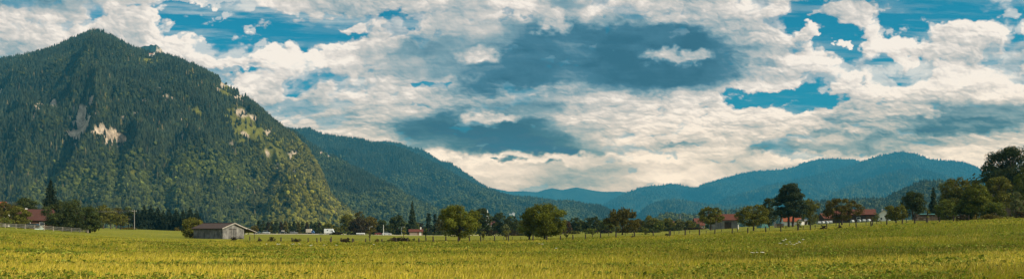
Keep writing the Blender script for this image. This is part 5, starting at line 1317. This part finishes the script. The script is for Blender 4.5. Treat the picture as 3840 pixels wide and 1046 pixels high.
# ------------------------------------------------------------------ farm clutter
FILM = plain('white_film', (.33, .35, .35), .05, 2, .45)
for i, (px_, D_, dz_, lb) in enumerate([(3072, 246, 0, 'white wrapped bale at the left end of the bale row below the outbuilding'), (3086, 246, 0, 'second white wrapped bale of the row below the outbuilding'), (3100, 246, 0, 'third white wrapped bale of the row below the outbuilding'),
      (3114, 247, 0, 'white wrapped bale at the right end of the row, beside the cherry plum tree'), (3196, 262, 0, 'white wrapped bale showing right of the cherry plum trunk'), (3222, 268, 0, 'white wrapped bale before the door of the long dark barn'), (3240, 268, 0, 'white wrapped bale below the right end of the long dark barn'),
      (3258, 270, 0, 'last white wrapped bale below the olive bush'), (3524, 172, .0, 'single round white bale beside the firewood stack')]):
    X = wx(px_, D_); root = empty('wrapped_bale', (X, D_, gz(X, D_)), R(20 * (i % 3)), lb, 'bale', 'white wrapped silage bales')
    MB().tube([(-.55, 0, .52), (-.5, 0, .52), (.5, 0, .52), (.55, 0, .52)], [.44, .52, .52, .44], 18).build('film_wrap', FILM, root, smooth=False)
    MB().box(-.45, .45, -.25, .25, .0, .045).build('pallet_board', WOOD_GREY, root)
X, D_ = wx(3474, 166), 166
root = empty('firewood_stack', (X, D_, gz(X, D_)), R(-6), 'long stack of split firewood under a teal tarpaulin at the right fence', 'woodpile')
lg = MB(); rgw = random.Random(3)
for r_ in range(9):
    for c_ in range(26):
        x_ = -2.25 + c_ * .175 + (r_ % 2) * .08; z_ = .1 + r_ * .15
        lg.tube([(x_, -.5 - rgw.uniform(0, .06), z_), (x_, .5, z_)], rgw.uniform(.065, .085), 6)
lg.build('log_pile', planks('firewood', (.10, .07, .05), (.26, .19, .14), .2), root)
MB().prism([(-.7, 1.40), (-.62, 1.48), (0, 1.58), (.6, 1.48), (.66, 1.40), (0, 1.50)], -1.6, 1.9, 'x').build('tarpaulin', plain('teal_tarp', (.035, .15, .14), .1, 2, .6), root)
MB().box(-2.5, -2.36, -.5, .5, 0, 1.6).box(2.45, 2.58, -.5, .5, 0, 1.6).build('end_stake', POST_WOOD, root)
X, D_ = wx(2860, 205), 205
root = empty('garden_tent', (X, D_, gz(X, D_)), R(15), 'teal green tent shaped cover under the spreading old fruit tree', 'tent')
MB().prism([(-1.25, 0), (1.25, 0), (.85, .9), (0, 1.3), (-.85, .9)], -1.1, 1.1, 'y').build('canvas', plain('tent_teal', (.05, .16, .15), .1, 2, .7), root)
MB().tube([(0, -1.3, 0), (0, -1.15, 1.35)], .03, 6).tube([(0, 1.3, 0), (0, 1.15, 1.35)], .03, 6).build('pole', METAL, root)
X, D_ = wx(2906, 208), 208
root = empty('ladder', (X, D_, gz(X, D_)), 0, 'pale wooden ladder leaning upright left of the pine trunks', 'ladder')
ld = MB().tube([(-.35, -.2, 0), (-.2, .15, 1.7)], .04, 6).tube([(.35, -.2, 0), (.2, .15, 1.7)], .04, 6); ld.build('side_rail', WOOD_PALE, root)
rn = MB()
for k in range(5): f = .15 + k * .18; rn.tube([(-.35 + .15 * f, -.2 + .35 * f, 1.7 * f), (.35 - .15 * f, -.2 + .35 * f, 1.7 * f)], .025, 5)
rn.build('rung', WOOD_PALE, root)
X, D_ = wx(2922, 215), 215
root = empty('lumber_stack', (X, D_, gz(X, D_)), R(5), 'brown stack of boards between the ladder and the pine', 'board stack')
lb_ = MB()
for k in range(7): lb_.box(-1.3 + rgw.uniform(-.1, .1), 1.2 + rgw.uniform(-.1, .1), -.5, .5, k * .16 + .02, k * .16 + .15)
lb_.build('boards', plain('fresh_boards', (.24, .14, .08), .2, 3, .85), root)
MB().box(-1.0, -.8, -.6, .6, -.1, .018).box(.8, 1.0, -.6, .6, -.1, .018).build('bearer', POST_WOOD, root)
X, D_ = wx(148, 186), 186
root = empty('covered_heap', (X, D_, gz(X, D_)), R(10), 'pale green tarpaulin thrown over a heap behind the plank fence', 'tarp heap')
bmv = []; rgt = np.random.default_rng(5); n_ = 14
for i in range(n_):
    for j in range(n_):
        u_, v_ = i / (n_ - 1) * 2 - 1, j / (n_ - 1) * 2 - 1
        bmv.append((u_ * 1.1, v_ * .7, max(.02, .7 * (1 - abs(u_) ** 3) * (1 - abs(v_) ** 3) * (1 + .25 * math.sin(u_ * 3 + v_ * 2)) + rgt.uniform(-.05, .05))))
qs = [(i * n_ + j, (i + 1) * n_ + j, (i + 1) * n_ + j + 1, i * n_ + j + 1) for i in range(n_ - 1) for j in range(n_ - 1)]
link('tarpaulin', np_mesh('tarpaulin', bmv, None, qs), plain('pale_green_tarp', (.45, .55, .46), .08, 2, .6), root)
MB().box(-.8, .8, -.45, .45, 0, .55).build('heap_base', WOOD_DARK, root)
# ------------------------------------------------------------------ grass blades of the hay meadow
def field_colour(PXg, D, X, Y, rg):
    """species patches: yellow seed-headed grass, fresh green grass and dark weeds"""
    n = len(D)
    big = fbm(X / 16.0, Y / 9.0, 4, 91); mid = fbm(X / 3.5, Y / 3.0, 3, 95)
    near = 1 - sstep(40, 66, D)
    left = 1 - sstep(900, 2600, PXg)
    yel = .12 + .50 * near + .30 * left * (1 - sstep(70, 115, D)) + (big - .5) * 1.3 + (mid - .5) * .7 + .10 * sstep(95, 125, D)
    weed = sstep(.54, .70, fbm(X / 7.0, Y / 4.0, 4, 99)) * (.35 + .65 * sstep(44, 60, D) * (1 - sstep(85, 105, D)))
    yel = np.clip(yel - .5 * weed, 0, 1)[:, None]
    dk = sstep(2100, 2700, PXg) * sstep(44, 52, D) * (1 - sstep(62, 76, D)) * sstep(.38, .6, fbm(X / 9.0, Y / 3.0, 3, 12))
    yel = yel * (1 - .6 * dk[:, None])
    g = np.array([.185, .212, .010]) * (1 - .4 * dk[:, None]); y_ = np.array([.53, .45, .030]); w_ = np.array([.095, .125, .010])
    c = g * (1 - yel) + y_ * yel
    c = c * (1 - .65 * weed[:, None]) + w_ * .65 * weed[:, None]
    return c, weed, yel[:, 0]
def build_grass(count=540000):
    rg = np.random.default_rng(21)
    u = rg.uniform(-1.0, 1.0, count)
    # distance: dense near the camera, thinning out
    q = rg.random(count); D0, D1 = 27.0, 150.0
    e = .55; D = (D0 ** e + q * (D1 ** e - D0 ** e)) ** (1 / e)
    X = u * D; PXg = 1920 + F * u
    keep = np.ones(count, bool)
    # barn footprint
    bx, by = wx(835, 165), 165
    D = np.where(rg.random(count) < .08, D + rg.uniform(0, 60, count), D); X = u * D
    keep &= ~((D > 158) & (PXg > 700) & (PXg < 960))
    X, D, PXg = X[keep], D[keep], PXg[keep]
    Z = ground_z(X, D); n = len(X)
    c, weed, yel = field_colour(PXg, D, X, D, rg)
    h = rg.uniform(.22, .46, n) * (1 - .35 * weed) * (.75 + .5 * fbm(X / 5, D / 4, 3, 44)) * (1 - .6 * sstep(112, 124, D))
    wd = (.010 + D * .00022) * rg.uniform(.7, 1.5, n) * (1 + 1.6 * weed)
    a = rg.uniform(0, 6.283, n); lean = rg.uniform(.05, .5, n) * h; la = rg.normal(.4, 1.1, n)
    dx, dy = np.cos(la) * lean, np.sin(la) * lean
    wx_, wy_ = np.cos(a) * wd / 2, np.sin(a) * wd / 2
    hd = rg.random(n) < (.16 + .34 * yel)                   # flowering stems carry a broader pale head
    v = np.zeros((n, 7, 3))
    def put(k, x, y, z): v[:, k, 0] = X + x; v[:, k, 1] = D + y; v[:, k, 2] = Z + z
    put(0, -wx_, -wy_, -.03); put(1, wx_, wy_, -.03)
    k1 = np.where(hd, .55, .8)
    put(2, -wx_ * k1 + dx * .35, -wy_ * k1 + dy * .35, h * .62); put(3, wx_ * k1 + dx * .35, wy_ * k1 + dy * .35, h * .62)
    k2 = np.where(hd, 1.5, .5)
    put(4, -wx_ * k2 + dx * .75, -wy_ * k2 + dy * .75, h * .86); put(5, wx_ * k2 + dx * .75, wy_ * k2 + dy * .75, h * .86)
    put(6, dx * 1.25, dy * 1.25, h * (1.05 + .15 * hd))
    T = np.array([[0, 1, 3], [0, 3, 2], [2, 3, 5], [2, 5, 4], [4, 5, 6]])
    tris = (np.arange(n)[:, None, None] * 7 + T[None]).reshape(-1, 3)
    c = c * rg.uniform(.65, 1.35, (n, 1))
    dry = rg.random(n) < .06; c[dry] = np.array([.44, .38, .12]) * rg.uniform(.6, 1.2, (dry.sum(), 1))
    cv = np.repeat(c[:, None, :], 7, 1)
    head = np.array([.58, .45, .07])
    cv[hd, 4:, :] = head * rg.uniform(.6, 1.2, (hd.sum(), 1, 1)) * (.5 + .6 * yel[hd][:, None, None])
    m = leafy('grass_blade', (1, 1, 1), trans=.35, scale=.12, var=.12)
    o = link('grass', np_mesh('grass', v.reshape(-1, 3), tris, tint=cv.reshape(-1, 3)), m)
    tag(o, 'tall uncut hay grass with yellow seed heads in the foreground meadow', 'grass', kind='stuff')
build_grass()

# broad-leaved weeds between the grass
def build_weeds(count=34000):
    rg = np.random.default_rng(33)
    u = rg.uniform(-1.0, 1.0, count); e = .6; D = (27 ** e + rg.random(count) * (118 ** e - 27 ** e)) ** (1 / e)
    X = u * D; w = fbm(X / 7.0, D / 4.0, 4, 99)
    k = rg.random(count) < sstep(.46, .66, w) * .9 + .06
    X, D, u = X[k], D[k], u[k]; n = len(X); Z = ground_z(X, D)
    m = 5; X = np.repeat(X, m); D = np.repeat(D, m); Z = np.repeat(Z, m)
    P = np.stack([X + rg.normal(size=n * m) * .10, D + rg.normal(size=n * m) * .10, Z + rg.uniform(.10, .42, n * m)], -1)
    Q = rg.normal(size=(n * m, 3)) * .55 + np.array([0, 0, .9])
    S = (.13 + D * .0009) * rg.uniform(.6, 1.5, n * m)
    base = np.array([.150, .190, .014]); lt = np.array([.27, .28, .04])
    f = (rg.random(n * m) < .25)[:, None]
    T = (base * (1 - f) + lt * f) * rg.uniform(.6, 1.4, (n * m, 1))
    o = link('meadow_weeds', leaves_mesh('meadow_weeds', P, Q, S, T, rg), bpy.data.materials['grass_blade'])
    tag(o, 'patches of broad leaved weeds growing through the hay grass', 'weeds', kind='stuff')
build_weeds()

# ------------------------------------------------------------------ white umbels
UM = plain('umbel_white', (.58, .57, .46), .05, 20, .9); STEMG = plain('flower_stem', (.10, .12, .03), .15, 8, .9)
def umbel_parts(seed):
    rg = random.Random(seed); hb = MB()
    for i in range(26):
        a = rg.uniform(0, 6.283); r = .125 * math.sqrt(rg.random()); z = .9 - r * r * 1.2
        x, y = math.cos(a) * r, math.sin(a) * r; s = rg.uniform(.02, .034)
        vs = [(x + math.cos(k * 1.0472) * s, y + math.sin(k * 1.0472) * s, z) for k in range(6)] + [(x, y, z + .014)]
        hb.add(vs, [(k, (k + 1) % 6, 6) for k in range(6)] + [(5, 4, 3, 2, 1, 0)])
    sb = MB().tube([(0, 0, -.05), (.02, 0, .45), (0, 0, .80)], [.012, .010, .007], 6)
    for k in range(8): sb.tube([(0, 0, .80), (math.cos(k * .785) * .09, math.sin(k * .785) * .09, .885)], .004, 4)
    return hb, sb
root0 = None
UPX = [(2926, 917), (2934, 914), (2942, 912), (2950, 913), (2958, 916), (2966, 920), (2974, 923), (2984, 918), (2992, 917), (3000, 916), (3011, 914), (2946, 919), (2818, 948), (2833, 945), (2851, 946),
       (3270, 953), (3281, 952), (3351, 941), (3362, 939), (3370, 938), (3400, 898), (3416, 899), (3440, 898), (3401, 907), (3582, 864), (3594, 872), (998, 914), (1037, 915), (1042, 914), (1047, 915), (1091, 915), (1098, 914), (1121, 914), (1162, 920), (1168, 919),
       (1217, 918), (1256, 919), (2020, 912), (2030, 915), (1400, 915), (3466, 962), (2090, 930)]
for i, (px_, py_) in enumerate(UPX):
    D_ = 100.0
    for _ in range(12):
        z_ = gz(wx(px_, D_), D_); D_ = min(124, max(34, (CAMZ - z_ - .86) * F / max(2.0, (py_ - HZ)) if CAMZ - z_ - .86 > .02 and py_ > HZ + 3 else 118))
    X = wx(px_, D_)
    if root0 is None:
        hb, sb = umbel_parts(3)
        root0 = empty('umbel_flower', (X, D_, gz(X, D_)), 0, 'white umbel flower standing above the meadow grass', 'wild flower', 'white umbel flowers in the meadow')
        kids = [hb.build('flower_head', UM, root0), sb.build('stem', STEMG, root0)]
    else:
        c = root0.copy(); col.objects.link(c); c.location = (X, D_, gz(X, D_)); sc_ = .55 + .35 * abs(math.sin(i * 1.7)); c.scale = (sc_, sc_, .92 + .1 * sc_); c.rotation_euler = (0.12 * math.sin(i), 0.12 * math.cos(i * 2), i)
        for kk in kids:
            d_ = kk.copy(); col.objects.link(d_); d_.parent = c
# ------------------------------------------------------------------ the air
def build_haze():
    mb = MB().box(-13500, 13500, -400, 14600, HAZE_BOTTOM, 1480)
    m, nt, out = new_mat('haze_air')
    v = N(nt, 'ShaderNodeVolumePrincipled', inp={'Color': HAZE_COL + (1,), 'Density': HAZE_DENS, 'Anisotropy': 0.0})
    nt.links.new(v.outputs[0], out.inputs['Volume'])
    o = mb.build('haze', m)
    tag(o, 'thin blue summer haze filling the valley air', 'haze', kind='stuff')
HAZE_BOTTOM = -12
build_haze()
